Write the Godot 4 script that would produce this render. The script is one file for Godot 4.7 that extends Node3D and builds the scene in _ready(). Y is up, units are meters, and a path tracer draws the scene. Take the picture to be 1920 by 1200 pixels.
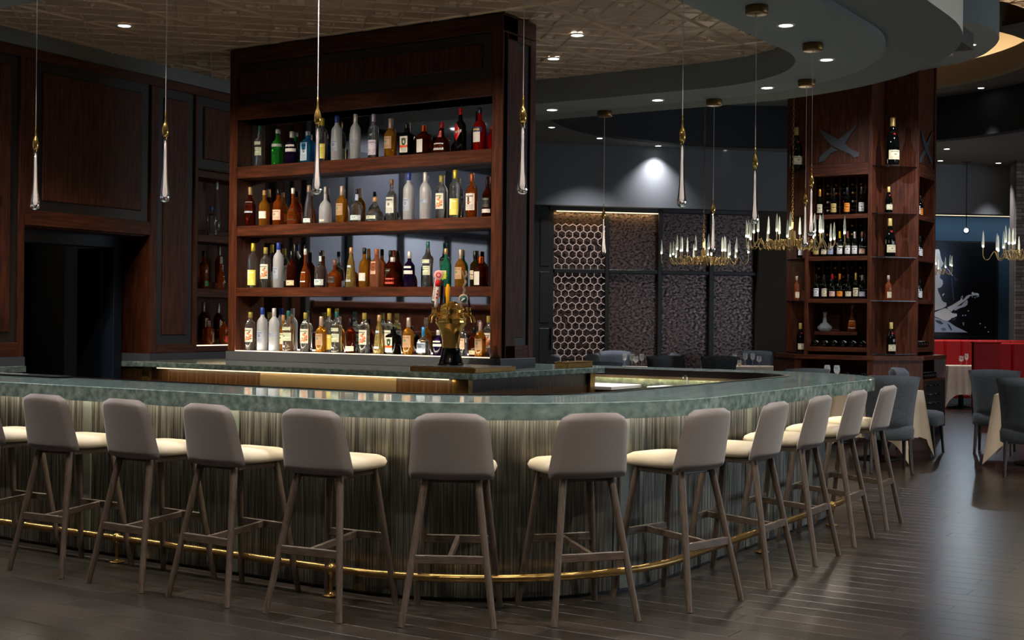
extends Node3D
# A dim restaurant bar: U-shaped stone bar with upholstered stools, a lit back bar of bottles, a wine tower and the dining room behind.
# World axes follow the building: x runs along the near leg of the bar, -z runs along its right leg. The camera is turned 32.9 degrees to them.

const F := 2518.0          # focal length in pixels of the 1920 x 1200 frame
const EYE := 1.52          # camera height
const YAW := 0.574213      # 32.9 degrees
const CEIL := 3.89
const SOFFIT := 3.65
const FAR_CEIL := 4.75
const BAR := 1.09

var M := {}
var taken := {}
var rng := RandomNumberGenerator.new()

class MB:
	var v := PackedVector3Array()
	var n := PackedVector3Array()
	var uv := PackedVector2Array()
	func tri(a: Vector3, b: Vector3, c: Vector3, na: Vector3, nb: Vector3, nc: Vector3, ua := Vector2.ZERO, ub := Vector2.ZERO, uc := Vector2.ZERO) -> void:
		var g := (b - a).cross(c - a)
		if g.length_squared() < 1e-16:
			return
		if g.dot(na + nb + nc) > 0.0:
			v.append_array([a, c, b]); n.append_array([na, nc, nb]); uv.append_array([ua, uc, ub])
		else:
			v.append_array([a, b, c]); n.append_array([na, nb, nc]); uv.append_array([ua, ub, uc])
	func quad(a: Vector3, b: Vector3, c: Vector3, d: Vector3, out: Vector3, u0 := Vector2(0, 1), u1 := Vector2(1, 1), u2 := Vector2(1, 0), u3 := Vector2(0, 0)) -> void:
		# a b c d go round; out tells the outside
		var g := (b - a).cross(c - a)
		if g.length_squared() < 1e-14:
			g = (c - a).cross(d - a)
		var q := g.normalized()
		if q.dot(out) < 0.0:
			q = -q
		tri(a, b, c, q, q, q, u0, u1, u2)
		tri(a, c, d, q, q, q, u0, u2, u3)
	func box(c: Vector3, s: Vector3, bev := 0.0, t := Transform3D.IDENTITY) -> void:
		var h := s * 0.5
		var e: float = minf(bev, minf(h.x, minf(h.y, h.z)) * 0.9)
		var pt := func(x: float, y: float, z: float) -> Vector3: return t * (c + Vector3(x, y, z))
		var i := h - Vector3(e, e, e)
		for sx in [-1.0, 1.0]:
			quad(pt.call(sx * h.x, -i.y, -i.z), pt.call(sx * h.x, i.y, -i.z), pt.call(sx * h.x, i.y, i.z), pt.call(sx * h.x, -i.y, i.z), t.basis * Vector3(sx, 0, 0))
			quad(pt.call(-i.x, sx * h.y, -i.z), pt.call(i.x, sx * h.y, -i.z), pt.call(i.x, sx * h.y, i.z), pt.call(-i.x, sx * h.y, i.z), t.basis * Vector3(0, sx, 0))
			quad(pt.call(-i.x, -i.y, sx * h.z), pt.call(i.x, -i.y, sx * h.z), pt.call(i.x, i.y, sx * h.z), pt.call(-i.x, i.y, sx * h.z), t.basis * Vector3(0, 0, sx))
		if e <= 0.0:
			return
		for sx in [-1.0, 1.0]:
			for sy in [-1.0, 1.0]:
				quad(pt.call(sx * h.x, sy * i.y, -i.z), pt.call(sx * h.x, sy * i.y, i.z), pt.call(sx * i.x, sy * h.y, i.z), pt.call(sx * i.x, sy * h.y, -i.z), t.basis * Vector3(sx, sy, 0))
				quad(pt.call(sx * h.x, -i.y, sy * i.z), pt.call(sx * h.x, i.y, sy * i.z), pt.call(sx * i.x, i.y, sy * h.z), pt.call(sx * i.x, -i.y, sy * h.z), t.basis * Vector3(sx, 0, sy))
				quad(pt.call(-i.x, sx * h.y, sy * i.z), pt.call(i.x, sx * h.y, sy * i.z), pt.call(i.x, sx * i.y, sy * h.z), pt.call(-i.x, sx * i.y, sy * h.z), t.basis * Vector3(0, sx, sy))
				for sz in [-1.0, 1.0]:
					var d: Vector3 = (t.basis * Vector3(sx, sy, sz)).normalized()
					tri(pt.call(sx * h.x, sy * i.y, sz * i.z), pt.call(sx * i.x, sy * h.y, sz * i.z), pt.call(sx * i.x, sy * i.y, sz * h.z), d, d, d)
	func span(lo: Vector3, hi: Vector3, bev := 0.0, t := Transform3D.IDENTITY) -> void:
		box((lo + hi) * 0.5, (hi - lo).abs(), bev, t)
	func lathe(prof: Array, seg := 16, t := Transform3D.IDENTITY, sq := 0.0, depth := 1.0) -> void:
		# prof: array of Vector2(radius, height); sq > 0 squares the section; a repeated point gives a sharp edge
		var rows := []
		var dirs := []
		for k in seg + 1:
			var a := TAU * k / seg
			var cs := cos(a)
			var sn := sin(a)
			var w := 1.0
			if sq > 0.0:
				w = 1.0 / pow(pow(absf(cs), 2.0 + sq) + pow(absf(sn), 2.0 + sq), 1.0 / (2.0 + sq))
			dirs.append(Vector3(cs * w, 0, sn * w * depth))
		for i in prof.size() - 1:
			var p: Vector2 = prof[i]
			var q: Vector2 = prof[i + 1]
			if p.distance_squared_to(q) < 1e-12:
				continue
			var t0 := q - p
			var t1 := t0
			if i > 0 and (prof[i - 1] as Vector2).distance_squared_to(p) > 1e-12:
				t0 = t0.normalized() + (p - (prof[i - 1] as Vector2)).normalized()
			if i + 2 < prof.size() and (prof[i + 2] as Vector2).distance_squared_to(q) > 1e-12:
				t1 = t1.normalized() + ((prof[i + 2] as Vector2) - q).normalized()
			var n0 := Vector2(t0.y, -t0.x).normalized()
			var n1 := Vector2(t1.y, -t1.x).normalized()
			for k in seg:
				var d0: Vector3 = dirs[k]
				var d1: Vector3 = dirs[k + 1]
				var m0 := d0
				var m1 := d1
				if sq > 0.0 or depth != 1.0:
					var pv: Vector3 = dirs[(k - 1 + seg) % seg]
					var nx: Vector3 = dirs[(k + 2) % (seg + 1)] if k + 2 <= seg else dirs[1]
					m0 = (d1 - pv).cross(Vector3.UP).normalized()
					m1 = (nx - d0).cross(Vector3.UP).normalized()
					if m0.dot(d0) < 0.0: m0 = -m0
					if m1.dot(d1) < 0.0: m1 = -m1
				var A := t * (d0 * p.x + Vector3(0, p.y, 0))
				var B := t * (d1 * p.x + Vector3(0, p.y, 0))
				var C := t * (d1 * q.x + Vector3(0, q.y, 0))
				var D := t * (d0 * q.x + Vector3(0, q.y, 0))
				var nA := (t.basis * (m0 * n0.x + Vector3(0, n0.y, 0))).normalized()
				var nB := (t.basis * (m1 * n0.x + Vector3(0, n0.y, 0))).normalized()
				var nC := (t.basis * (m1 * n1.x + Vector3(0, n1.y, 0))).normalized()
				var nD := (t.basis * (m0 * n1.x + Vector3(0, n1.y, 0))).normalized()
				var u0 := float(k) / seg
				var u1 := float(k + 1) / seg
				tri(A, B, C, nA, nB, nC, Vector2(u0, p.y), Vector2(u1, p.y), Vector2(u1, q.y))
				tri(A, C, D, nA, nC, nD, Vector2(u0, p.y), Vector2(u1, q.y), Vector2(u0, q.y))
	func tube(path: Array, r: float, seg := 8, r_end := -1.0, closed := false) -> void:
		var m := path.size()
		var rings := []
		var up := Vector3.UP
		for i in m:
			var a: Vector3 = path[(i - 1 + m) % m] if closed else path[maxi(i - 1, 0)]
			var b: Vector3 = path[(i + 1) % m] if closed else path[mini(i + 1, m - 1)]
			var d := (b - a).normalized()
			if absf(d.dot(up)) > 0.95:
				up = Vector3.RIGHT if absf(d.x) < 0.9 else Vector3.FORWARD
			var s := d.cross(up).normalized()
			up = s.cross(d).normalized()
			var rr := r if r_end < 0.0 else lerpf(r, r_end, float(i) / (m - 1))
			var ring := []
			for k in seg + 1:
				var an := TAU * k / seg
				ring.append([path[i] + (s * cos(an) + up * sin(an)) * rr, s * cos(an) + up * sin(an)])
			rings.append(ring)
		for i in (m if closed else m - 1):
			var A: Array = rings[i]
			var B: Array = rings[(i + 1) % m]
			for k in seg:
				tri(A[k][0], A[k + 1][0], B[k + 1][0], A[k][1], A[k + 1][1], B[k + 1][1])
				tri(A[k][0], B[k + 1][0], B[k][0], A[k][1], B[k + 1][1], B[k][1])
		if not closed:
			for e in [[0, 1], [m - 1, m - 2]]:
				var o: Vector3 = (path[e[0]] - path[e[1]]).normalized()
				for k in seg:
					tri(path[e[0]], rings[e[0]][k][0], rings[e[0]][k + 1][0], o, o, o)
	func prism(poly: PackedVector2Array, y0: float, y1: float, t := Transform3D.IDENTITY, top := true, bottom := true) -> void:
		# poly in (x, z)
		var ids := Geometry2D.triangulate_polygon(poly)
		for i in range(0, ids.size(), 3):
			var P := []
			for k in 3:
				P.append(poly[ids[i + k]])
			if bottom:
				var d := t.basis * Vector3.DOWN
				tri(t * Vector3(P[0].x, y0, P[0].y), t * Vector3(P[1].x, y0, P[1].y), t * Vector3(P[2].x, y0, P[2].y), d, d, d, P[0], P[1], P[2])
			if top:
				var d2 := t.basis * Vector3.UP
				tri(t * Vector3(P[0].x, y1, P[0].y), t * Vector3(P[1].x, y1, P[1].y), t * Vector3(P[2].x, y1, P[2].y), d2, d2, d2, P[0], P[1], P[2])
		var cw := 1.0 if Geometry2D.is_polygon_clockwise(poly) else -1.0
		for i in poly.size():
			var a := poly[i]
			var b := poly[(i + 1) % poly.size()]
			var e := b - a
			var o := Vector3(e.y, 0, -e.x) * -cw
			quad(t * Vector3(a.x, y0, a.y), t * Vector3(b.x, y0, b.y), t * Vector3(b.x, y1, b.y), t * Vector3(a.x, y1, a.y), t.basis * o)
	func ring(outer: PackedVector2Array, inner: PackedVector2Array, y0: float, y1: float, closed := true, which := 15) -> void:
		# band between two polylines of equal length in (x, z); which: 1 bottom 2 top 4 outer side 8 inner side
		var m := outer.size()
		var on := []
		for i in m:
			var a := outer[(i - 1 + m) % m] if closed else outer[maxi(i - 1, 0)]
			var b := outer[(i + 1) % m] if closed else outer[mini(i + 1, m - 1)]
			var e := (b - a).normalized()
			var o := Vector2(e.y, -e.x)
			if o.dot(outer[i] - inner[i]) < 0.0:
				o = -o
			on.append(Vector3(o.x, 0, o.y))
		for i in (m if closed else m - 1):
			var j := (i + 1) % m
			var A := Vector3(outer[i].x, 0, outer[i].y)
			var B := Vector3(outer[j].x, 0, outer[j].y)
			var C := Vector3(inner[j].x, 0, inner[j].y)
			var D := Vector3(inner[i].x, 0, inner[i].y)
			var lo := Vector3(0, y0, 0)
			var hi := Vector3(0, y1, 0)
			if which & 1: quad(A + lo, B + lo, C + lo, D + lo, Vector3.DOWN)
			if which & 2: quad(A + hi, B + hi, C + hi, D + hi, Vector3.UP)
			if which & 4:
				tri(A + lo, B + lo, B + hi, on[i], on[j], on[j]); tri(A + lo, B + hi, A + hi, on[i], on[j], on[i])
			if which & 8:
				tri(D + lo, C + lo, C + hi, -on[i], -on[j], -on[j]); tri(D + lo, C + hi, D + hi, -on[i], -on[j], -on[i])
		if not closed:
			for e in [0, m - 1]:
				var A2 := Vector3(outer[e].x, 0, outer[e].y)
				var D2 := Vector3(inner[e].x, 0, inner[e].y)
				var nb := outer[1] if e == 0 else outer[m - 2]
				var o2 := Vector3(outer[e].x - nb.x, 0, outer[e].y - nb.y)
				quad(A2 + Vector3(0, y0, 0), D2 + Vector3(0, y0, 0), D2 + Vector3(0, y1, 0), A2 + Vector3(0, y1, 0), o2)
	func grid(rows: Array, out_from: Vector3, flip := false) -> void:
		# smooth sheet through rows of points; normals point away from out_from
		var R := rows.size()
		var C: int = rows[0].size()
		var nn := []
		for i in R:
			var line := []
			for j in C:
				var du: Vector3 = rows[i][mini(j + 1, C - 1)] - rows[i][maxi(j - 1, 0)]
				var dv: Vector3 = rows[mini(i + 1, R - 1)][j] - rows[maxi(i - 1, 0)][j]
				var q := du.cross(dv).normalized()
				if q.dot(rows[i][j] - out_from) < 0.0: q = -q
				line.append(-q if flip else q)
			nn.append(line)
		for i in R - 1:
			for j in C - 1:
				var u0 := Vector2(float(j) / (C - 1), float(i) / (R - 1))
				var u1 := Vector2(float(j + 1) / (C - 1), float(i + 1) / (R - 1))
				tri(rows[i][j], rows[i][j + 1], rows[i + 1][j + 1], nn[i][j], nn[i][j + 1], nn[i + 1][j + 1], u0, Vector2(u1.x, u0.y), u1)
				tri(rows[i][j], rows[i + 1][j + 1], rows[i + 1][j], nn[i][j], nn[i + 1][j + 1], nn[i + 1][j], u0, u1, Vector2(u0.x, u1.y))
	func mesh() -> ArrayMesh:
		var arr := []
		arr.resize(Mesh.ARRAY_MAX)
		arr[Mesh.ARRAY_VERTEX] = v
		arr[Mesh.ARRAY_NORMAL] = n
		arr[Mesh.ARRAY_TEX_UV] = uv
		var am := ArrayMesh.new()
		am.add_surface_from_arrays(Mesh.PRIMITIVE_TRIANGLES, arr)
		return am

# ---------------------------------------------------------------- pixels of the photograph to places
func hor(x: float) -> float:
	return 597.6 + 0.0156 * (x - 960.0)

func cam(X: float, y: float, Z: float) -> Vector3:
	return Vector3(cos(YAW) * X - sin(YAW) * Z, y, -(sin(YAW) * X + cos(YAW) * Z))

func at_depth(x: float, y: float, Z: float) -> Vector3:
	return cam((x - 960.0) / F * Z, EYE - (y - hor(x)) / F * Z, Z)

func at_height(x: float, y: float, h: float) -> Vector3:
	return at_depth(x, y, (EYE - h) * F / (y - hor(x)))

func on_plane(fr: Transform3D, x: float, y: float) -> Vector3:
	# local coordinates of the point of the plane z = 0 of fr that is seen at that pixel
	var eye := Vector3(0, EYE, 0)
	var d := at_depth(x, y, 1.0) - eye
	var nn := fr.basis.z
	var s := nn.dot(fr.origin - eye) / nn.dot(d)
	return fr.affine_inverse() * (eye + d * s)

func frame(p0: Vector3, p1: Vector3) -> Transform3D:
	var x := Vector3(p1.x - p0.x, 0, p1.z - p0.z).normalized()
	return Transform3D(Basis(x, Vector3.UP, x.cross(Vector3.UP)), Vector3(p0.x, 0, p0.z))

# ---------------------------------------------------------------- objects
func numbered(called: String) -> String:
	var k: int = taken.get(called, 0)
	taken[called] = k + 1
	return called if k == 0 else "%s_%03d" % [called, k]

func tag(o: Node, label: String, category: String, group := "", kind := "") -> void:
	o.set_meta("label", label)
	if category: o.set_meta("category", category)
	if group: o.set_meta("group", group)
	if kind: o.set_meta("kind", kind)

func thing(called: String, label: String, category: String, place := Transform3D.IDENTITY, group := "") -> Node3D:
	var o := Node3D.new()
	o.name = numbered(called)
	o.transform = place
	add_child(o)
	tag(o, label, category, group)
	return o

func part(parent: Node3D, called: String, mesh: Mesh, mat: Material, place := Transform3D.IDENTITY, label := "") -> MeshInstance3D:
	var o := MeshInstance3D.new()
	o.name = called
	o.mesh = mesh
	o.material_override = mat
	o.transform = place
	parent.add_child(o, true)
	if label: o.set_meta("label", label)
	return o

func solo(called: String, mesh: Mesh, mat: Material, label: String, category: String, place := Transform3D.IDENTITY, group := "") -> MeshInstance3D:
	var o := MeshInstance3D.new()
	o.name = numbered(called)
	o.mesh = mesh
	o.material_override = mat
	o.transform = place
	add_child(o)
	tag(o, label, category, group)
	return o

func structure(called: String, mesh: Mesh, mat: Material, label: String, place := Transform3D.IDENTITY) -> MeshInstance3D:
	var o := MeshInstance3D.new()
	o.name = numbered(called)
	o.mesh = mesh
	o.material_override = mat
	o.transform = place
	add_child(o)
	tag(o, label, "", "", "structure")
	return o

func again(o: Node3D, place: Transform3D, label := "") -> Node3D:
	var c: Node3D = o.duplicate()
	var base := String(o.name)
	if base.length() > 4 and base[base.length() - 4] == "_" and base.right(3).is_valid_int():
		base = base.left(base.length() - 4)
	c.name = numbered(base)
	c.transform = place
	add_child(c)
	if label: c.set_meta("label", label)
	return c

func bx(lo: Vector3, hi: Vector3, bev := 0.0) -> ArrayMesh:
	var m := MB.new()
	m.span(lo, hi, bev)
	return m.mesh()

func T(p: Vector3, yaw := 0.0) -> Transform3D:
	return Transform3D(Basis(Vector3.UP, yaw), p)

func rounded_path(pts: Array, radii: Array, d: float, seg := 14) -> PackedVector2Array:
	# open path through pts (Vector2), its corners rounded with radii, moved sideways by d to the left of its run
	var out := PackedVector2Array()
	var m := pts.size()
	for i in m:
		var p: Vector2 = pts[i]
		if i == 0 or i == m - 1:
			var q: Vector2 = (pts[1] - pts[0]).normalized() if i == 0 else (pts[m - 1] - pts[m - 2]).normalized()
			out.append(p + Vector2(-q.y, q.x) * d)
			continue
		var a: Vector2 = (p - pts[i - 1]).normalized()
		var b: Vector2 = (pts[i + 1] - p).normalized()
		var r: float = radii[i]
		var turn := a.angle_to(b)
		if absf(turn) < 1e-4:
			out.append(p + Vector2(-a.y, a.x) * d)
			continue
		var sgn := signf(turn)
		var tl: float = r * tan(absf(turn) * 0.5)
		var c: Vector2 = p - a * tl + Vector2(-a.y, a.x) * r * sgn
		for k in seg + 1:
			var an: float = turn * k / seg
			var nrm := Vector2(-a.y, a.x).rotated(an)
			out.append(c - nrm * sgn * r + nrm * d)
	return out

func proj_x(p: Vector3) -> float:
	var X := cos(YAW) * p.x - sin(YAW) * p.z
	var Z := -sin(YAW) * p.x - cos(YAW) * p.z
	return 960.0 + F * X / Z

func sweep(m: MB, at_d: Callable, i0: int, i1: int, prof: Array, caps := true) -> void:
	# runs a closed profile of (d, y) along a family of parallel paths, from index i0 to i1
	var rows := []
	for p in prof:
		var path: PackedVector2Array = at_d.call(p.x)
		var r := []
		for i in range(i0, i1 + 1):
			r.append(Vector3(path[i].x, p.y, path[i].y))
		rows.append(r)
	var o: PackedVector2Array = at_d.call(0.0)
	var q: PackedVector2Array = at_d.call(-0.1)
	for k in prof.size():
		var a: Vector2 = prof[k]
		var b: Vector2 = prof[(k + 1) % prof.size()]
		var e := (b - a).normalized()
		var nn := Vector2(-e.y, e.x)
		for i in i1 - i0:
			var h0 := (o[i0 + i] - q[i0 + i]).normalized()
			var h1 := (o[i0 + i + 1] - q[i0 + i + 1]).normalized()
			var n0 := Vector3(h0.x * nn.x, nn.y, h0.y * nn.x)
			var n1 := Vector3(h1.x * nn.x, nn.y, h1.y * nn.x)
			var A: Vector3 = rows[k][i]
			var B: Vector3 = rows[k][i + 1]
			var C: Vector3 = rows[(k + 1) % prof.size()][i + 1]
			var D: Vector3 = rows[(k + 1) % prof.size()][i]
			m.tri(A, B, C, n0, n1, n1)
			m.tri(A, C, D, n0, n1, n0)
	if caps:
		var flat := PackedVector2Array(prof)
		var ids := Geometry2D.triangulate_polygon(flat)
		for e in [0, i1 - i0]:
			var dir: Vector3 = (rows[0][e] - rows[0][1 if e == 0 else e - 1]).normalized()
			for t in range(0, ids.size(), 3):
				m.tri(rows[ids[t]][e], rows[ids[t + 1]][e], rows[ids[t + 2]][e], dir, dir, dir)

func dense(path: PackedVector2Array, step: float) -> PackedVector2Array:
	var out := PackedVector2Array()
	for i in path.size() - 1:
		var k := maxi(1, ceili(path[i].distance_to(path[i + 1]) / step))
		for j in k:
			out.append(path[i].lerp(path[i + 1], float(j) / k))
	out.append(path[path.size() - 1])
	return out

# ---------------------------------------------------------------- materials
func mat(c: Color, rough := 0.5, metal := 0.0) -> StandardMaterial3D:
	var m := StandardMaterial3D.new()
	m.albedo_color = c
	m.roughness = rough
	m.metallic = metal
	return m

func noise_tex(freq: float, lo: Color, hi: Color, s := 0, size := 512, octaves := 4, type := FastNoiseLite.TYPE_SIMPLEX_SMOOTH, mid := Color(0, 0, 0, 0)) -> NoiseTexture2D:
	var f := FastNoiseLite.new()
	f.noise_type = type
	f.frequency = freq
	f.fractal_octaves = octaves
	f.seed = s
	var t := NoiseTexture2D.new()
	t.width = size
	t.height = size
	t.seamless = true
	t.noise = f
	var g := Gradient.new()
	g.set_color(0, lo)
	g.set_color(1, hi)
	if mid.a > 0.0:
		g.add_point(0.5, mid)
	t.color_ramp = g
	return t

func tri_mat(tex: Texture2D, scale: Vector3, rough: float, metal := 0.0, world := true) -> StandardMaterial3D:
	var m := mat(Color.WHITE, rough, metal)
	m.albedo_texture = tex
	m.uv1_triplanar = true
	m.uv1_world_triplanar = world
	m.uv1_scale = scale
	return m

func glass(c: Color, rough := 0.0, scale := 0.05) -> StandardMaterial3D:
	var m := mat(Color(c.r, c.g, c.b, 0.0), rough)
	m.transparency = BaseMaterial3D.TRANSPARENCY_ALPHA
	m.refraction_enabled = true
	m.refraction_scale = scale
	return m

func pane(c: Color, a := 0.1) -> StandardMaterial3D:
	var m := mat(Color(c.r, c.g, c.b, a), 0.02)
	m.transparency = BaseMaterial3D.TRANSPARENCY_ALPHA
	return m

func glow(c: Color, e: float) -> StandardMaterial3D:
	var m := mat(Color(0.9, 0.9, 0.9), 0.5)
	m.emission_enabled = true
	m.emission = c
	m.emission_energy_multiplier = e
	return m

func spot(p: Vector3, to: Vector3, e: float, c: Color, angle := 40.0, size := 0.04, soft := 0.6) -> void:
	var l := SpotLight3D.new()
	l.light_color = c
	l.light_energy = e
	l.spot_angle = angle
	l.spot_angle_attenuation = soft
	l.spot_range = 30.0
	l.spot_attenuation = 2.0
	l.light_size = size
	l.shadow_enabled = true
	l.name = numbered("spot_beam")
	add_child(l)
	l.position = p
	var d := (to - p).normalized()
	l.look_at(to, Vector3.UP if absf(d.y) < 0.98 else Vector3.FORWARD)

func area(p: Vector3, to: Vector3, size: Vector2, e: float, c: Color, along := Vector3.ZERO) -> void:
	var l := AreaLight3D.new()
	l.light_color = c
	l.light_energy = e
	l.area_size = size
	l.area_range = 30.0
	l.area_attenuation = 2.0
	l.shadow_enabled = true
	l.name = numbered("strip_light")
	add_child(l)
	var z := (p - to).normalized()
	var x := along.normalized() if along != Vector3.ZERO else Vector3.UP.cross(z).normalized()
	x = (x - z * x.dot(z)).normalized()
	l.transform = Transform3D(Basis(x, z.cross(x), z), p)

func omni(p: Vector3, e: float, c: Color, size := 0.03) -> void:
	var l := OmniLight3D.new()
	l.light_color = c
	l.light_energy = e
	l.omni_range = 30.0
	l.omni_attenuation = 2.0
	l.light_size = size
	l.shadow_enabled = true
	l.name = numbered("lamp_glow")
	add_child(l)
	l.position = p

func _ready() -> void:
	rng.seed = 7
	# ---- camera
	var eye := Camera3D.new()
	eye.name = "camera"
	eye.fov = rad_to_deg(2.0 * atan(600.0 / F))
	eye.near = 0.1
	eye.far = 120.0
	add_child(eye)
	eye.position = Vector3(0, EYE, 0)
	eye.rotation = Vector3(-0.00095, YAW, 0.0)
	eye.rotate_object_local(Vector3(0, 0, 1), deg_to_rad(0.55))
	eye.current = true
	# ---- environment and exposure
	var env := Environment.new()
	env.background_mode = Environment.BG_COLOR
	env.background_color = Color(0, 0, 0)
	env.ambient_light_source = Environment.AMBIENT_SOURCE_DISABLED
	env.tonemap_mode = Environment.TONE_MAPPER_LINEAR
	env.tonemap_exposure = 1.3
	env.sdfgi_enabled = true
	env.ssao_enabled = true
	env.ssil_enabled = true
	var we := WorldEnvironment.new()
	we.name = "environment"
	we.environment = env
	add_child(we)
	make_materials()
	# ---- the large structure
	build_floor()
	build_shell()
	build_left_wall()
	build_ceilings()
	build_window_wall()
	build_poster_wall()
	# ---- large furniture
	build_bar()
	build_back_bar()
	build_tower()
	build_stools()
	build_dining()
	# ---- lamps
	build_downlights()
	build_pendants()
	build_chandeliers()
	# ---- smaller things
	build_tap()
	build_bottles()
	build_tower_bottles()
	build_small_things()

func make_materials() -> void:
	var wood := noise_tex(0.02, Color(0.19, 0.088, 0.046), Color(0.4, 0.215, 0.128), 3, 512, 5, FastNoiseLite.TYPE_SIMPLEX_SMOOTH, Color(0.29, 0.145, 0.08))
	M.wood_v = tri_mat(wood, Vector3(2.6, 0.22, 2.6), 0.36)
	M.wood_x = tri_mat(wood, Vector3(0.22, 2.6, 2.6), 0.36)
	M.wood_z = tri_mat(wood, Vector3(2.6, 2.6, 0.22), 0.36)
	for k in ["wood_v", "wood_x", "wood_z"]:
		M[k].roughness = 0.44
		M[k].metallic_specular = 0.35
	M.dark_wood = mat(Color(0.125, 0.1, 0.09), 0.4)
	var oak := noise_tex(0.03, Color(0.185, 0.15, 0.125), Color(0.37, 0.315, 0.27), 11, 512, 5)
	M.oak = tri_mat(oak, Vector3(7, 0.5, 7), 0.42, 0.0, false)
	M.oak_x = tri_mat(oak, Vector3(0.5, 7, 7), 0.42, 0.0, false)
	var planks := noise_tex(0.02, Color(0.07, 0.061, 0.056), Color(0.2, 0.178, 0.163), 21, 1024, 6, FastNoiseLite.TYPE_SIMPLEX_SMOOTH, Color(0.128, 0.112, 0.102))
	for k in 5:
		var m := tri_mat(planks, Vector3(0.1, 1.4, 1.4), 0.3)
		var tone: float = [0.82, 0.9, 0.97, 1.06, 1.16][k]
		m.albedo_color = Color(tone, tone * 0.985, tone * 0.97)
		m.uv1_offset = Vector3(k * 0.37, 0, k * 0.23)
		m.heightmap_enabled = true
		m.heightmap_texture = planks
		m.heightmap_scale = 0.12
		M["plank%d" % k] = m
	var stone := noise_tex(0.012, Color(0.27, 0.325, 0.31), Color(0.55, 0.6, 0.575), 31, 1024, 6, FastNoiseLite.TYPE_SIMPLEX_SMOOTH, Color(0.39, 0.455, 0.435))
	M.stone = tri_mat(stone, Vector3(1.0, 1.0, 1.0), 0.07)
	M.stone2 = tri_mat(stone, Vector3(1.2, 1.2, 1.2), 0.07)
	M.stone2.uv1_offset = Vector3(0.31, 0.2, 0.57)
	M.rib = tri_mat(noise_tex(0.05, Color(0.12, 0.12, 0.11), Color(0.62, 0.61, 0.56), 41, 256, 3), Vector3(9, 0.12, 9), 0.3, 0.65)
	M.rib_post = mat(Color(0.42, 0.44, 0.4), 0.4, 0.6)
	M.brass = tri_mat(noise_tex(0.04, Color(0.54, 0.42, 0.23), Color(0.72, 0.58, 0.36), 51, 256, 3), Vector3(3, 3, 3), 0.24, 0.85)
	M.pale_brass = mat(Color(0.74, 0.63, 0.44), 0.28, 0.8)
	M.gold = mat(Color(0.9, 0.73, 0.4), 0.13, 0.9)
	M.bronze = mat(Color(0.58, 0.5, 0.37), 0.3, 0.7)
	M.antique = mat(Color(0.52, 0.4, 0.22), 0.35, 0.8)
	M.steel = mat(Color(0.6, 0.6, 0.58), 0.25, 1.0)
	M.rosewood = tri_mat(noise_tex(0.05, Color(0.09, 0.055, 0.03), Color(0.4, 0.28, 0.16), 61, 256, 4), Vector3(9, 0.2, 9), 0.3)
	M.soffit = mat(Color(0.5, 0.515, 0.505), 0.85)
	M.soffit_outer = mat(Color(0.44, 0.45, 0.435), 0.85)
	M.tin = mat(Color(0.76, 0.65, 0.53), 0.36, 0.2)
	M.tin_gap = mat(Color(0.16, 0.14, 0.12), 0.7)
	M.wall_grey = mat(Color(0.42, 0.435, 0.445), 0.85)
	M.wall_dark = mat(Color(0.2, 0.215, 0.225), 0.85)
	M.navy = mat(Color(0.135, 0.16, 0.18), 0.8)
	M.navy_frame = mat(Color(0.11, 0.15, 0.2), 0.5)
	M.blue_wall = mat(Color(0.08, 0.2, 0.27), 0.75)
	M.beige = mat(Color(0.52, 0.47, 0.4), 0.85)
	M.cream = mat(Color(0.75, 0.68, 0.55), 0.85)
	M.plinth = mat(Color(0.27, 0.283, 0.31), 0.6)
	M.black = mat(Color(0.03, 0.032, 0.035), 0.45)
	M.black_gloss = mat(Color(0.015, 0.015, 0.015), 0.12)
	var weave := noise_tex(0.25, Color(0.33, 0.305, 0.29), Color(0.5, 0.465, 0.445), 71, 256, 2)
	M.stool_back = tri_mat(weave, Vector3(5, 5, 5), 0.92, 0.0, false)
	M.stool_back.rim_enabled = true
	M.stool_back.rim = 0.35
	var weave2 := noise_tex(0.25, Color(0.57, 0.53, 0.455), Color(0.7, 0.655, 0.57), 72, 256, 2)  # warm light on the seats put into a paler weave colour
	M.lit_stool_seat = tri_mat(weave2, Vector3(5, 5, 5), 0.92, 0.0, false)
	M.chair = tri_mat(noise_tex(0.06, Color(0.24, 0.27, 0.3), Color(0.34, 0.375, 0.41), 73, 256, 3), Vector3(1.5, 1.5, 1.5), 0.85, 0.0, false)
	M.chair.rim_enabled = true
	M.chair.rim = 0.4
	M.cloth = mat(Color(0.86, 0.79, 0.7), 0.9)
	M.red = tri_mat(noise_tex(0.05, Color(0.66, 0.1, 0.085), Color(0.76, 0.13, 0.115), 74, 256, 3), Vector3(2, 2, 2), 0.55)
	M.red.metallic_specular = 0.3
	M.smoked = mat(Color(0.78, 0.8, 0.83), 0.03, 1.0)
	M.glass = glass(Color(0.97, 0.98, 0.98))
	M.shelf_glass = mat(Color(0.04, 0.055, 0.055, 0.55), 0.12)
	M.shelf_glass.transparency = BaseMaterial3D.TRANSPARENCY_ALPHA
	M.lamp = glow(Color(1.0, 0.97, 0.93), 9.0)
	M.led = glow(Color(1.0, 0.88, 0.7), 1.6)
	M.daylight = glow(Color(0.88, 0.93, 1.0), 0.8)
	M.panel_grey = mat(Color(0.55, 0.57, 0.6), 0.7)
	M.panel_dimmed = mat(Color(0.19, 0.2, 0.22), 0.7)  # wall panel grey darkened to dim the mirror's upper rows
	M.white = mat(Color(0.85, 0.84, 0.82), 0.6)

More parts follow.
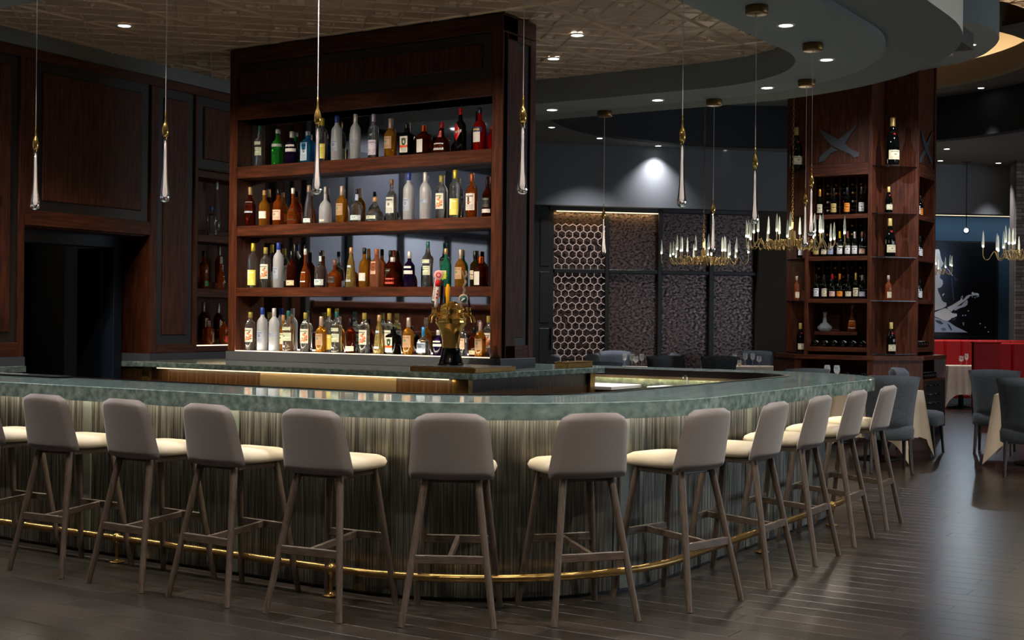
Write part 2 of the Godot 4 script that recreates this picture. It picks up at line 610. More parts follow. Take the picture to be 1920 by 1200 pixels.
# ---------------------------------------------------------------- floor
func build_floor() -> void:
	var base := structure("floor", bx(Vector3(-16, -0.3, -33), Vector3(9, -0.0065, 7)), M.plank2, "dark grey-brown wooden plank floor of the restaurant")
	var far := MB.new()
	var near := []
	var w := 0.17
	var row := 0
	var b := -2.0
	while b < 30.0:
		var off := rng.randf() * 1.3
		var a := -15.5 + off
		while a < 6.0:
			var len: float = [1.22, 1.22, 0.9, 1.5][rng.randi() % 4]
			var ca := a + len * 0.5
			var cb := b + w * 0.5
			var X := cos(YAW) * ca + sin(YAW) * cb
			var Z := -sin(YAW) * ca + cos(YAW) * cb
			if Z > 4.0 and Z < 29.0 and absf(X) < 0.46 * Z + 1.0:
				var inside := Z > 6.1 and absf(X) < 0.4 * Z
				near.append([Z if inside else Z + 100.0, a, b, len])
			a += len
		b += w
		row += 1
	near.sort_custom(func(p, q): return p[0] < q[0])
	var shared := {}
	for i in near.size():
		var e: Array = near[i]
		if i < 300:
			var key := "%.2f" % e[3]
			if not shared.has(key):
				shared[key] = bx(Vector3(0.001, -0.0065, -w + 0.001), Vector3(e[3] - 0.001, 0, -0.001), 0.0012)
			part(base, "plank", shared[key], M["plank%d" % (rng.randi() % 5)], T(Vector3(e[1], 0, -e[2])))
		else:
			far.span(Vector3(e[1] + 0.001, -0.0065, -e[2] - w + 0.001), Vector3(e[1] + e[3] - 0.001, 0, -e[2] - 0.001))
	var rest := part(base, "far_planks", far.mesh(), M.plank2)
	rest.set_meta("kind", "stuff")

# ---------------------------------------------------------------- outer shell
func build_shell() -> void:
	structure("wall_front", bx(Vector3(-16.3, -0.3, 7), Vector3(9.3, 6.8, 7.3)), M.wall_grey, "plain grey wall at the entrance end of the room")
	structure("wall_right", bx(Vector3(9, -0.3, -33), Vector3(9.3, 6.8, 7)), M.wall_grey, "plain grey side wall of the dining room")
	# tall daylight windows in that side wall, outside the picture; they light the dining side from the right
	for k in 5:
		var z0 := -12.0 - k * 3.0
		var wn := structure("window_%d" % (5 + k), bx(Vector3(8.96, 0.9, z0 - 2.5), Vector3(8.985, 3.5, z0)), M.daylight, "tall pane of pale daylight in the dining-room side wall")
		var wf := MB.new()
		wf.span(Vector3(8.9, 0.82, z0 - 2.58), Vector3(9.0, 0.9, z0 + 0.08), 0.005)
		wf.span(Vector3(8.9, 3.5, z0 - 2.58), Vector3(9.0, 3.58, z0 + 0.08), 0.005)
		wf.span(Vector3(8.9, 0.9, z0 - 2.58), Vector3(9.0, 3.5, z0 - 2.5), 0.005)
		wf.span(Vector3(8.9, 0.9, z0), Vector3(9.0, 3.5, z0 + 0.08), 0.005)
		wf.span(Vector3(8.93, 0.9, z0 - 1.28), Vector3(8.99, 3.5, z0 - 1.22), 0.005)
		part(wn, "window_frame", wf.mesh(), M.black)
		area(Vector3(8.88, 2.2, z0 - 1.25), Vector3(0, 2.2, z0 - 1.25), Vector2(2.4, 2.5), 5.5, Color(0.87, 0.93, 1.0), Vector3(0, 0, 1))
	structure("wall_back", bx(Vector3(-16.3, -0.3, -33.3), Vector3(9.3, 6.8, -33)), M.wall_dark, "plain dark wall closing the room at the back")
	structure("wall_outer", bx(Vector3(-16.3, -0.3, -33), Vector3(-16, 6.8, 7)), M.wall_dark, "plain dark wall beyond the panelled partition")
	structure("ceiling", bx(Vector3(-16.3, 6.5, -33.3), Vector3(9.3, 6.8, 7.3)), M.soffit, "highest flat ceiling above all soffits")

func field_panel(parent: Node3D, x0: float, x1: float, y0: float, y1: float, band: float, z: float, wood: Material) -> void:
	# a dark field with a raised wooden panel in it
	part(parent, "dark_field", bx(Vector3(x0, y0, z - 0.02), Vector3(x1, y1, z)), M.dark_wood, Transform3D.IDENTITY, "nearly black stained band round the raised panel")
	part(parent, "raised_panel", bx(Vector3(x0 + band, y0 + band, z - 0.005), Vector3(x1 - band, y1 - band, z + 0.016), 0.008), wood)

# ---------------------------------------------------------------- panelled wall with a doorway and a niche of shelves
func build_left_wall() -> void:
	var fr := frame(Vector3(-9.58, 0, -7.0), Vector3(-9.82, 0, -9.85))
	var px := func(x: float) -> float: return on_plane(fr, x, 600).x
	var x_a: float = px.call(31)
	var x_b: float = px.call(60)
	var d0: float = px.call(41)
	var d1: float = px.call(277)
	var c0: float = px.call(291)
	var c1: float = px.call(360)
	var n0: float = px.call(366)
	var n1 := n0 + 1.05
	var end := 5.5
	var start := -0.1
	var top := 3.765
	# backing: boxes round the doorway and the niche, standing behind the boards
	var m := MB.new()
	m.span(Vector3(start, 0, -0.38), Vector3(d0, 4.75, -0.02))
	m.span(Vector3(d0, 2.26, -0.38), Vector3(d1, 4.75, -0.02))
	m.span(Vector3(d1, 0, -0.38), Vector3(n0, 4.75, -0.02))
	m.span(Vector3(n0, 0, -0.38), Vector3(n1, 4.75, -0.3))
	m.span(Vector3(n0, 2.97, -0.3), Vector3(n1, 4.75, -0.02))
	m.span(Vector3(n0, 0, -0.3), Vector3(n1, 1.165, -0.02))
	m.span(Vector3(n1, 0, -0.38), Vector3(end, 4.75, -0.02))
	var w := structure("wall_left", m.mesh(), M.wood_v, "red-brown mahogany panelled wall with a dark doorway and a shelved niche", fr)
	part(w, "cornice", bx(Vector3(start, top, -0.02), Vector3(end, CEIL + 0.05, 0.05)), M.soffit_outer, Transform3D.IDENTITY, "grey painted band under the ceiling")
	# stiles and rails
	var rail := func(lo: Vector3, hi: Vector3, g: Material, nm: String) -> void: part(w, nm, bx(lo, hi, 0.004), g)
	rail.call(Vector3(start, 3.68, -0.02), Vector3(end, top, 0.025), M.wood_z, "top_rail")
	rail.call(Vector3(x_a, 1.16, -0.02), Vector3(d0, 3.68, 0.025), M.wood_v, "stile")
	rail.call(Vector3(d0, 2.4, -0.02), Vector3(x_b, 3.68, 0.025), M.wood_v, "stile")
	rail.call(Vector3(start, 1.16, -0.02), Vector3(x_a, 1.28, 0.025), M.wood_z, "bottom_rail")
	rail.call(Vector3(d0, 2.27, -0.335), Vector3(d1, 2.4, 0.025), M.wood_z, "lintel")
	rail.call(Vector3(d1, 1.16, -0.335), Vector3(c0, 3.68, 0.025), M.wood_v, "stile")
	rail.call(Vector3(c0, 1.16, -0.02), Vector3(c1, 1.245, 0.025), M.wood_z, "bottom_rail")
	rail.call(Vector3(c1, 1.16, -0.02), Vector3(n0, 3.68, 0.025), M.wood_v, "stile")
	rail.call(Vector3(n1, 1.16, -0.02), Vector3(n1 + 0.1, 3.68, 0.025), M.wood_v, "stile")
	field_panel(w, start, x_a, 1.28, 3.68, 0.085, 0.0, M.wood_v)
	field_panel(w, x_b, d1 - 0.015, 2.4, 3.68, 0.09, 0.0, M.wood_v)
	field_panel(w, c0, c1, 1.245, 3.68, 0.085, 0.0, M.wood_v)
	field_panel(w, n0, n1, 2.98, 3.68, 0.09, 0.0, M.wood_v)
	for y in [[2.885, 2.955], [2.25, 2.32], [1.705, 1.79], [1.165, 1.225]]:
		rail.call(Vector3(n0, y[0], -0.3), Vector3(n1, y[1], 0.02), M.wood_z, "shelf")
	rail.call(Vector3(n0, 1.79, -0.3), Vector3(n1, 1.86, -0.14), M.wood_z, "riser")
	rail.call(Vector3(n0, 2.32, -0.3), Vector3(n1, 2.38, -0.14), M.wood_z, "riser")
	rail.call(Vector3(n0, 1.225, -0.3), Vector3(n1, 1.29, -0.14), M.wood_z, "riser")
	part(w, "light_strip", bx(Vector3(n0, 1.222, 0.008), Vector3(n1, 1.232, 0.024)), M.led)
	# grey plinth and stone ledge below
	part(w, "plinth", bx(Vector3(start, 1.085, -0.02), Vector3(d0, 1.16, 0.04)), M.plinth)
	part(w, "plinth", bx(Vector3(d1 - 0.012, 1.085, -0.345), Vector3(end, 1.16, 0.04)), M.plinth)
	part(w, "stone_ledge", bx(Vector3(start, 1.03, -0.02), Vector3(d0, 1.085, 0.06), 0.004), M.stone)
	part(w, "stone_ledge", bx(Vector3(d1 - 0.02, 1.03, -0.345), Vector3(end, 1.085, 0.06), 0.004), M.stone)
	part(w, "lower_panel", bx(Vector3(start, 0, -0.02), Vector3(d0, 1.03, 0.01)), M.rosewood)
	part(w, "lower_panel", bx(Vector3(d1, 0, -0.345), Vector3(end, 1.03, 0.01)), M.rosewood)
	for q in [d1 + 0.01, d1 + 0.75]:
		part(w, "brass_post", bx(Vector3(q, 0, 0.0), Vector3(q + 0.07, 1.03, 0.03)), M.brass)
	# doorway
	var zf := -0.335
	var f0: float = d1 - 0.02
	var dn := MB.new()
	dn.span(Vector3(d0, 2.15, zf - 0.12), Vector3(f0, 2.27, zf + 0.03), 0.004)
	dn.span(Vector3(f0 - 0.11, 0, zf - 0.12), Vector3(f0, 2.15, zf + 0.03), 0.004)
	dn.span(Vector3(d0, 0, zf - 0.12), Vector3(d0 + 0.05, 2.15, zf + 0.03), 0.004)
	var dr := structure("door_1", dn.mesh(), M.navy_frame, "dark navy door frame round the black doorway", fr)
	part(dr, "inner_jamb", bx(Vector3(f0 - 0.13, 0, zf - 0.42), Vector3(f0 - 0.11, 2.15, zf - 0.12)), M.navy_frame)
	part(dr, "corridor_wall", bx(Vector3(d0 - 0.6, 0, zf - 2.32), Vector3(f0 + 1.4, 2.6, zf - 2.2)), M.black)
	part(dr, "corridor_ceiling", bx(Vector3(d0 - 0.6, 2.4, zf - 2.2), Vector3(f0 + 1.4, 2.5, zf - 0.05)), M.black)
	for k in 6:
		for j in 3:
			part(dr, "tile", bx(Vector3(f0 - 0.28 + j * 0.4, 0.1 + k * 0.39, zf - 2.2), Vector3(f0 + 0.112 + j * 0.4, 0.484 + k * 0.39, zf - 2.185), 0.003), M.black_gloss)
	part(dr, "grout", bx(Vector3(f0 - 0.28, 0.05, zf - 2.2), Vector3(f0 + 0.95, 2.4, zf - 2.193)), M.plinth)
	# the stretch of wall outside the frame that the back-bar mirror shows: grey panels in black frames over a wooden dado
	var g := frame(Vector3(-9.53, 0, 7.0), Vector3(-9.53, 0, -6.88))
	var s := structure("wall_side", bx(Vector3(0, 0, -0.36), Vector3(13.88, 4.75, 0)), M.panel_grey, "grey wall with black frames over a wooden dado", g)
	part(s, "dado", bx(Vector3(0, 0, 0), Vector3(13.88, 1.62, 0.03)), M.wood_v)
	part(s, "dado_rail", bx(Vector3(0, 1.62, 0), Vector3(13.88, 1.7, 0.06), 0.01), M.wood_z)
	part(s, "dado_rail", bx(Vector3(0, 1.3, 0.03), Vector3(13.88, 1.36, 0.05), 0.01), M.wood_z)
	for k in 15:
		part(s, "black_frame", bx(Vector3(0.2 + k * 0.93, 1.7, 0), Vector3(0.3 + k * 0.93, 4.0, 0.04)), M.black)
	part(s, "upper_panel", bx(Vector3(0, 2.52, 0), Vector3(13.88, 3.4, 0.02)), M.panel_dimmed)  # dimness of the upper mirror rows put into the panel colour
	part(s, "upper_panel", bx(Vector3(0, 3.4, 0), Vector3(13.88, 4.75, 0.02)), M.black)  # blackened to keep the topmost mirror row dim
	for y in [2.5, 3.35]:
		part(s, "black_frame", bx(Vector3(0, y, 0), Vector3(13.88, y + 0.08, 0.035)), M.black)

# ---------------------------------------------------------------- ceilings
func ridge(m: MB, p: Vector2, q: Vector2, w: float, h: float) -> void:
	var d := (q - p).normalized()
	var s := Vector2(-d.y, d.x) * w
	var A := Vector3(p.x + s.x, 0, p.y + s.y)
	var B := Vector3(q.x + s.x, 0, q.y + s.y)
	var C := Vector3(q.x - s.x, 0, q.y - s.y)
	var D := Vector3(p.x - s.x, 0, p.y - s.y)
	var P := Vector3(p.x, -h, p.y)
	var Q := Vector3(q.x, -h, q.y)
	m.quad(A, B, Q, P, Vector3(s.x, -w, s.y))
	m.quad(D, C, Q, P, Vector3(-s.x, -w, -s.y))
	m.tri(A, P, D, Vector3(-d.x, 0, -d.y), Vector3(-d.x, 0, -d.y), Vector3(-d.x, 0, -d.y))
	m.tri(B, Q, C, Vector3(d.x, 0, d.y), Vector3(d.x, 0, d.y), Vector3(d.x, 0, d.y))

func tin_tile(s: float) -> ArrayMesh:
	var m := MB.new()
	var h := s * 0.5 - 0.002
	m.quad(Vector3(-h, 0, -h), Vector3(h, 0, -h), Vector3(h, 0, h), Vector3(-h, 0, h), Vector3.DOWN)
	for e in [-1.0, 1.0]:
		m.quad(Vector3(-h, 0, e * h), Vector3(h, 0, e * h), Vector3(h, 0.012, e * h), Vector3(-h, 0.012, e * h), Vector3(0, 0, e))
		m.quad(Vector3(e * h, 0, -h), Vector3(e * h, 0, h), Vector3(e * h, 0.012, h), Vector3(e * h, 0.012, -h), Vector3(e, 0, 0))
		ridge(m, Vector2(-h, e * (h - 0.012)), Vector2(h, e * (h - 0.012)), 0.009, 0.007)
		ridge(m, Vector2(e * (h - 0.012), -h), Vector2(e * (h - 0.012), h), 0.009, 0.007)
	var q := s * 0.25
	# diamond lattice
	for e in [[0, -2, 2, 0], [0, 2, -2, 0], [0, -2, -2, 0], [0, 2, 2, 0], [-2, -2, 2, 2], [-2, 2, 2, -2]]:
		ridge(m, Vector2(e[0], e[1]) * q * 0.95, Vector2(e[2], e[3]) * q * 0.95, 0.008, 0.007)
	# embossed diamonds: crossed leaves and a boss
	for c in [Vector2(-q, 0), Vector2(q, 0)]:
		ridge(m, c - Vector2(q * 0.8, 0), c + Vector2(q * 0.8, 0), 0.016, 0.006)
		ridge(m, c - Vector2(0, q * 0.8), c + Vector2(0, q * 0.8), 0.016, 0.006)
		for k in 4:
			var d := Vector2(0.36, 0.36).rotated(PI * 0.5 * k) * q
			ridge(m, c + d * 0.4, c + d, 0.022, 0.012)
		m.lathe([Vector2(0.0, -0.02), Vector2(0.018, -0.014), Vector2(0.026, 0)], 8, T(Vector3(c.x, 0, c.y)))
	return m.mesh()

func path_ab(pts: Array) -> Array:
	var out := []
	for p in pts:
		out.append(Vector2(p[0], -p[1]))
	return out

func build_ceilings() -> void:
	# pressed tin ceiling over the bar
	var over := structure("ceiling_tin", bx(Vector3(-10.6, CEIL + 0.012, -12.0), Vector3(-3.0, CEIL + 0.15, -5.0)), M.tin_gap, "bronze pressed tin ceiling over the bar")
	var tile := tin_tile(0.7)
	for i in 11:
		for j in 10:
			var a := -5.3 - 4.9 + 0.35 + i * 0.7
			var b := 9.3 - 4.2 + 0.35 + j * 0.7
			if a > -10.4 and a < -3.4 and b > 5.4 and b < 11.9:
				part(over, "tin_tile", tile, M.tin, T(Vector3(a, CEIL, -b)))
	# grey soffit that follows the bar, in two steps
	var inner := rounded_path(path_ab([[-10.6, 5.92], [-3.95, 5.92], [-3.95, 11.3], [-10.6, 11.3]]), [0, 1.5, 1.3, 0], 0.0, 24)
	var step := rounded_path(path_ab([[-10.6, 5.1], [-3.13, 5.1], [-3.13, 11.9], [-10.6, 11.9]]), [0, 2.0, 2.3, 0], 0.0, 24)
	var outer := rounded_path(path_ab([[-10.6, 4.6], [-2.58, 4.6], [-2.58, 12.5], [-10.6, 12.5]]), [0, 2.3, 2.85, 0], 0.0, 24)
	var m := MB.new()
	m.ring(step, inner, SOFFIT, CEIL + 0.1, false)
	structure("ceiling_soffit", m.mesh(), M.soffit, "grey curved soffit following the bar, lower inner step")
	m = MB.new()
	m.ring(outer, step, SOFFIT + 0.04, 4.75, false)
	structure("ceiling_soffit", m.mesh(), M.soffit_outer, "grey curved soffit following the bar, outer step with a tall fascia")
	# flat dining-room ceiling with a round recess above the wine tower
	var poly := PackedVector2Array()
	var bay := PackedVector2Array()
	var ctr := Vector2(4.7, 20.9)
	for k in 25:
		var an := PI + PI * k / 24.0
		bay.append(ctr + Vector2(cos(an), -sin(an)) * 4.06)
	for p in [Vector2(-9, 13.2), Vector2(0.75, 13.2)]:
		poly.append(p)
	poly.append_array(bay)
	for p in [Vector2(8.65, 12), Vector2(14, 12), Vector2(14, 36), Vector2(-9, 36)]:
		poly.append(p)
	var world := PackedVector2Array()
	for p in poly:
		var q := cam(p.x, 0, p.y)
		world.append(Vector2(q.x, q.z))
	m = MB.new()
	m.prism(world, FAR_CEIL, FAR_CEIL + 0.12)
	structure("ceiling_dining", m.mesh(), M.soffit_outer, "flat grey dining-room ceiling with a round recess")
	var lay := func(r0: float, r1: float, y0: float, y1: float, mt: Material, label: String) -> void:
		var o := PackedVector2Array()
		var i := PackedVector2Array()
		for k in 41:
			var an := PI * 0.85 + PI * 1.45 * k / 40.0
			var d := Vector2(cos(an), -sin(an))
			var P := ctr + d * r0
			var Q := ctr + d * r1
			var pw := cam(P.x, 0, P.y)
			var qw := cam(Q.x, 0, Q.y)
			o.append(Vector2(pw.x, pw.z))
			i.append(Vector2(qw.x, qw.z))
		var mm := MB.new()
		mm.ring(o, i, y0, y1, false)
		structure("ceiling_ring", mm.mesh(), mt, label)
	lay.call(4.2, 3.95, FAR_CEIL - 0.004, 5.5, M.navy, "dark navy curved fascia of the round ceiling recess")
	lay.call(4.2, 3.2, 5.5, 5.56, M.soffit, "narrow ledge inside the round ceiling recess")
	lay.call(3.26, 3.2, 5.56, 5.9, M.beige, "beige upstand that hides the cove light")
	lay.call(4.1, 3.95, 5.56, 6.5, M.cream, "cream cove band lit from below")
	# cove light on the ledge
	var strip := MB.new()
	var path := []
	for k in 31:
		var an := PI * 1.05 + PI * 0.9 * k / 30.0
		path.append(cam(ctr.x + cos(an) * 3.55, 5.6, ctr.y - sin(an) * 3.55))
	strip.tube(path, 0.015, 6)
	solo("cove_light", strip.mesh(), M.led, "warm cove light strip hidden on the recess ledge", "cove light")
	for k in 5:
		var an := PI * 1.25 + PI * 0.6 * k / 4.0
		var p := cam(ctr.x + cos(an) * 3.55, 5.64, ctr.y - sin(an) * 3.55)
		area(p, p + Vector3.UP, Vector2(1.5, 0.05), 1.5, Color(1.0, 0.93, 0.8), cam(sin(an), 0, cos(an)))
	# soffit over the wine tower
	poly = PackedVector2Array()
	var edge := Curve2D.new()
	var knots := [Vector2(-1, 13.6), Vector2(3.0, 14.2), Vector2(4.3, 14.8), Vector2(4.94, 15.03), Vector2(5.25, 15.2), Vector2(5.52, 15.49), Vector2(5.74, 15.91), Vector2(5.85, 16.35), Vector2(5.9, 16.88), Vector2(5.83, 17.35), Vector2(5.59, 17.8), Vector2(5.2, 18.4), Vector2(4.6, 19.4), Vector2(-1, 20)]
	for k in knots.size():
		var d: Vector2 = (knots[mini(k + 1, knots.size() - 1)] - knots[maxi(k - 1, 0)]).normalized() * 0.12
		edge.add_point(knots[k], -d, d)
	edge.bake_interval = 0.1
	poly.append_array(edge.get_baked_points())
	world = PackedVector2Array()
	for p in poly:
		var q := cam(p.x, 0, p.y)
		world.append(Vector2(q.x, q.z))
	m = MB.new()
	m.prism(world, 4.9, 5.3)
	structure("ceiling_canopy", m.mesh(), M.soffit, "rounded soffit reaching over the wine tower")
	# tin tiles on the high ceiling seen past the recess
	var hi := structure("ceiling_tin", bx(Vector3(-8, 6.48, -26), Vector3(-1, 6.5, -15)), M.tin_gap, "pressed tin ceiling inside the round recess")
	for i in 10:
		for j in 14:
			var p := Vector3(-7.65 + i * 0.7, 6.467, -15.6 - j * 0.7)
			part(hi, "tin_tile", tile, M.tin, T(p))
	# flat ceiling on the entrance side, outside the picture
	structure("ceiling_entrance", bx(Vector3(-9.6, FAR_CEIL, -4.62), Vector3(9, FAR_CEIL + 0.12, 7)), M.soffit_outer, "flat grey ceiling on the entrance side of the bar")

# ---------------------------------------------------------------- far wall of antiqued mirror behind black frames
func build_window_wall() -> void:
	var fr := frame(at_depth(1005, 600, 24.85), at_depth(1475, 600, 25.95))
	var lx := func(x: float) -> float: return on_plane(fr, x, 600).x
	var w := structure("wall_far", bx(Vector3(-8, 0, -0.4), Vector3(4.72, FAR_CEIL + 0.05, -0.12)), M.wall_grey, "dark grey far wall above antiqued mirror panels", fr)
	part(w, "bulkhead", bx(Vector3(-8, 3.62, -0.12), Vector3(5.6, FAR_CEIL, 0.25)), M.wall_grey)
	part(w, "return_wall", bx(Vector3(4.35, 0, -0.12), Vector3(5.4, 3.62, 0.1)), mat(Color(0.24, 0.21, 0.17), 0.8))
	var mot := noise_tex(0.045, Color(0.02, 0.018, 0.018), Color(0.46, 0.37, 0.335), 81, 512, 5, FastNoiseLite.TYPE_SIMPLEX_SMOOTH, Color(0.35, 0.275, 0.25))
	(mot.color_ramp as Gradient).set_offset(0, 0.34)
	var rough := noise_tex(0.045, Color(0.6, 0.6, 0.6), Color(0.12, 0.12, 0.12), 81, 512, 5)
	M.antique_mirror = tri_mat(mot, Vector3(0.8, 0.8, 0.8), 1.0, 0.5)
	M.antique_mirror.roughness_texture = rough
	var cols := [1038, 1133, 1140, 1232, 1240, 1328, 1337, 1428]
	var k := 1
	for i in 4:
		var x0: float = lx.call(cols[i * 2])
		var x1: float = lx.call(cols[i * 2 + 1])
		var win := structure("window_%d" % k, bx(Vector3(x0 - 0.05, 0.4, -0.1), Vector3(x1 + 0.05, 2.4, -0.06)), M.antique_mirror, ["mottled antique mirror pane behind a hexagon screen", "mottled antique mirror pane reflecting lamp light", "mottled purple-brown antique mirror pane", "mottled purple-brown antique mirror pane beside the return wall"][i], fr)
		part(win, "upper_pane", bx(Vector3(x0 - 0.05, 2.46, -0.1), Vector3(x1 + 0.05, 3.6, -0.06)), M.antique_mirror)
		part(win, "mullion", bx(Vector3(x1, 0, -0.1), Vector3(lx.call(cols[i * 2 + 2]) if i < 3 else x1 + 0.1, 3.6, 0.03), 0.008), M.black)
		part(win, "transom", bx(Vector3(x0, 2.385, -0.08), Vector3(x1, 2.46, 0.02), 0.008), M.black)
		part(win, "head", bx(Vector3(x0 - 0.1, 3.545, -0.08), Vector3(x1 + 0.1, 3.65, 0.03), 0.008), M.black)
		k += 1
	# strip lamp behind the top of the first two panes
	var s0: float = lx.call(1040)
	var s1: float = lx.call(1230)
	solo("strip_lamp", bx(Vector3(s0, 3.515, 0.05), Vector3(s1, 3.53, 0.075)), M.led, "warm strip lamp along the top of the first two mirror panes", "strip lamp", fr)
	area(fr * Vector3((s0 + s1) * 0.5, 3.5, 0.08), fr * Vector3((s0 + s1) * 0.5, 3.1, -0.06), Vector2(s1 - s0, 0.03), 0.35, Color(1, 0.85, 0.55), fr.basis.x)
	# hexagon screen in front of the first pane
	var hx := MB.new()
	var x0: float = lx.call(1038)
	var x1: float = lx.call(1134)
	var r := 0.081
	var dx := r * sqrt(3.0)
	var skip := RandomNumberGenerator.new()
	skip.seed = 5
	for row in 29:
		for c in 8:
			var cx := x0 + c * dx + (dx * 0.5 if row % 2 else 0.0)
			var cy := 0.42 + row * r * 1.5
			if cx > x1 + 0.02 or cy > 3.28:
				continue
			for e in 3:
				var a0 := PI / 6 + PI / 3 * e
				var p := Vector3(cx + cos(a0) * r, cy + sin(a0) * r, 0.0)
				var q := Vector3(cx + cos(a0 + PI / 3) * r, cy + sin(a0 + PI / 3) * r, 0.0)
				if maxf(p.x, q.x) > x1 or minf(p.x, q.x) < x0 - 0.02 or skip.randf() < 0.07:
					continue
				var d := (q - p).normalized()
				hx.box((p + q) * 0.5, Vector3(p.distance_to(q) + 0.006, 0.011, 0.02), 0.0, Transform3D(Basis(d, Vector3(-d.y, d.x, 0), Vector3(0, 0, 1)), (p + q) * 0.5) * Transform3D(Basis.IDENTITY, -(p + q) * 0.5))
	solo("hexagon_screen", hx.mesh(), mat(Color(0.86, 0.78, 0.72), 0.4, 0.3), "pale metal honeycomb screen in front of the mottled mirror", "screen", fr)
	# black panelled door beside the panes
	var dm := structure("door_2", bx(Vector3(lx.call(990), 0, -0.1), Vector3(lx.call(1036), 3.6, 0.0)), M.black, "black panelled door beside the honeycomb screen", fr)
	for y in [[0.3, 1.35], [1.45, 2.4], [2.5, 3.4]]:
		part(dm, "door_panel", bx(Vector3(lx.call(1011), y[0], 0.0), Vector3(lx.call(1029), y[1], 0.015), 0.01), M.black)
	part(dm, "door_handle", bx(Vector3(lx.call(1031.5), 0.95, 0.0), Vector3(lx.call(1032.5), 1.35, 0.05)), M.black_gloss)

# ---------------------------------------------------------------- poster wall, right of the wine tower
func build_poster_wall() -> void:
	var fr := frame(at_depth(1700, 600, 28.2), at_depth(1960, 600, 28.6))
	var L := func(x: float, y: float) -> Vector3: return on_plane(fr, x, y)
	var w := structure("wall_poster", bx(Vector3(-3, 0, -0.3), Vector3(6, 6.5, 0)), M.blue_wall, "teal blue wall behind the red booth", fr)
	part(w, "bulkhead", bx(Vector3(-3, 3.75, 0), Vector3(6, FAR_CEIL, 0.9)), M.wall_grey, Transform3D.IDENTITY, "grey bulkhead above the poster")
	part(w, "light_strip", bx(Vector3(-1.5, 3.742, 0.5), Vector3(5, 3.75, 0.52)), M.led)
	area(fr * Vector3(1.6, 3.735, 0.5), fr * Vector3(1.6, 2.6, 0.0), Vector2(5.0, 0.03), 2.2, Color(0.85, 0.93, 1.0), fr.basis.x)
	# poster: a flat print of a guitarist at a microphone
	var im := Image.create(512, 640, false, Image.FORMAT_RGB8)
	for y in 640:
		for x in 512:
			var d := Vector2(x - 60, (y - 200) * 0.8).length()
			var f := clampf(1.0 - d / 300.0, 0.0, 1.0)
			im.set_pixel(x, y, Color(0.012, 0.018, 0.03).lerp(Color(0.34, 0.4, 0.55), f * f))
	var shape := func(pts: Array, c: Color) -> void:
		var pg := PackedVector2Array()
		for p in pts: pg.append(Vector2(p[0], p[1]))
		var lo := pg[0]
		var hi := pg[0]
		for p in pg:
			lo = lo.min(p); hi = hi.max(p)
		for y in range(maxi(0, int(lo.y)), mini(640, int(hi.y) + 1)):
			for x in range(maxi(0, int(lo.x)), mini(512, int(hi.x) + 1)):
				if Geometry2D.is_point_in_polygon(Vector2(x + 0.5, y + 0.5), pg):
					im.set_pixel(x, y, c)
	var pale := Color(0.93, 0.92, 0.9)
	var mid := Color(0.66, 0.7, 0.78)
	var deep := Color(0.2, 0.24, 0.32)
	var draw := func(pts: Array, c: Color) -> void:
		var q := []
		for p in pts:
			q.append([(p[0] / 5.454 - 2.6) * 4.149, (p[1] / 5.454 - 22.0) * 3.765])
		shape.call(q, c)
	draw.call([[158, 358], [166, 350], [243, 452], [234, 460]], mid)
	draw.call([[220, 470], [230, 470], [254, 700], [245, 702]], Color(0.3, 0.35, 0.45))
	draw.call([[240, 470], [262, 462], [288, 490], [280, 512], [258, 505]], deep)
	draw.call([[40, 190], [95, 190], [105, 215], [110, 250], [125, 300], [145, 330], [130, 360], [118, 370], [125, 400], [115, 430], [105, 470], [112, 482], [135, 500], [140, 535], [125, 565], [100, 580], [85, 575], [90, 600], [110, 650], [130, 700], [150, 720], [175, 725], [178, 755], [160, 770], [130, 785], [40, 810]], pale)
	draw.call([[88, 580], [98, 600], [122, 655], [140, 700], [128, 690], [104, 640], [90, 610]], deep)
	draw.call([[130, 645], [150, 628], [156, 640], [138, 662]], pale)
	draw.call([[180, 775], [240, 745], [318, 695], [326, 665], [340, 650], [350, 690], [380, 655], [400, 645], [440, 640], [428, 625], [445, 612], [460, 625], [490, 622], [510, 635], [505, 650], [460, 648], [420, 655], [395, 680], [350, 715], [270, 770], [230, 815]], pale)
	draw.call([[250, 795], [270, 765], [330, 748], [352, 722], [385, 690], [396, 710], [390, 745], [360, 765], [310, 780], [270, 803]], Color(0.8, 0.82, 0.87))
	draw.call([[328, 668], [336, 664], [352, 690], [346, 697]], deep)
	draw.call([[40, 830], [110, 800], [160, 780], [200, 790], [235, 830], [285, 835], [285, 860], [235, 880], [215, 895], [190, 910], [150, 905], [100, 880], [40, 860]], pale)
	draw.call([[40, 868], [100, 885], [150, 908], [200, 915], [230, 935], [265, 960], [330, 990], [395, 1022], [40, 1022]], mid)
	draw.call([[60, 900], [110, 905], [150, 935], [120, 945], [80, 925]], deep)
	draw.call([[185, 930], [215, 955], [240, 1000], [225, 1005], [200, 965]], deep)
	draw.call([[120, 985], [160, 975], [180, 1000], [140, 1012]], Color(0.42, 0.46, 0.55))
	draw.call([[225, 880], [280, 868], [272, 900], [240, 905]], deep)
	for p in [[440, 662], [466, 670], [488, 662], [502, 656], [400, 805], [372, 850], [345, 852], [350, 928], [352, 945], [522, 933], [575, 970], [608, 1015]]:
		draw.call([[p[0] - 9, p[1]], [p[0], p[1] - 8], [p[0] + 10, p[1] - 2], [p[0] + 2, p[1] + 9]], mid)
	var pm := mat(Color.WHITE, 0.35)
	pm.albedo_texture = ImageTexture.create_from_image(im)
	var p0: Vector3 = L.call(1748, 632)
	var p1: Vector3 = L.call(1866, 462)
	var fm := thing("poster", "large black and blue framed concert print of a guitar player on teal wall", "poster", fr)
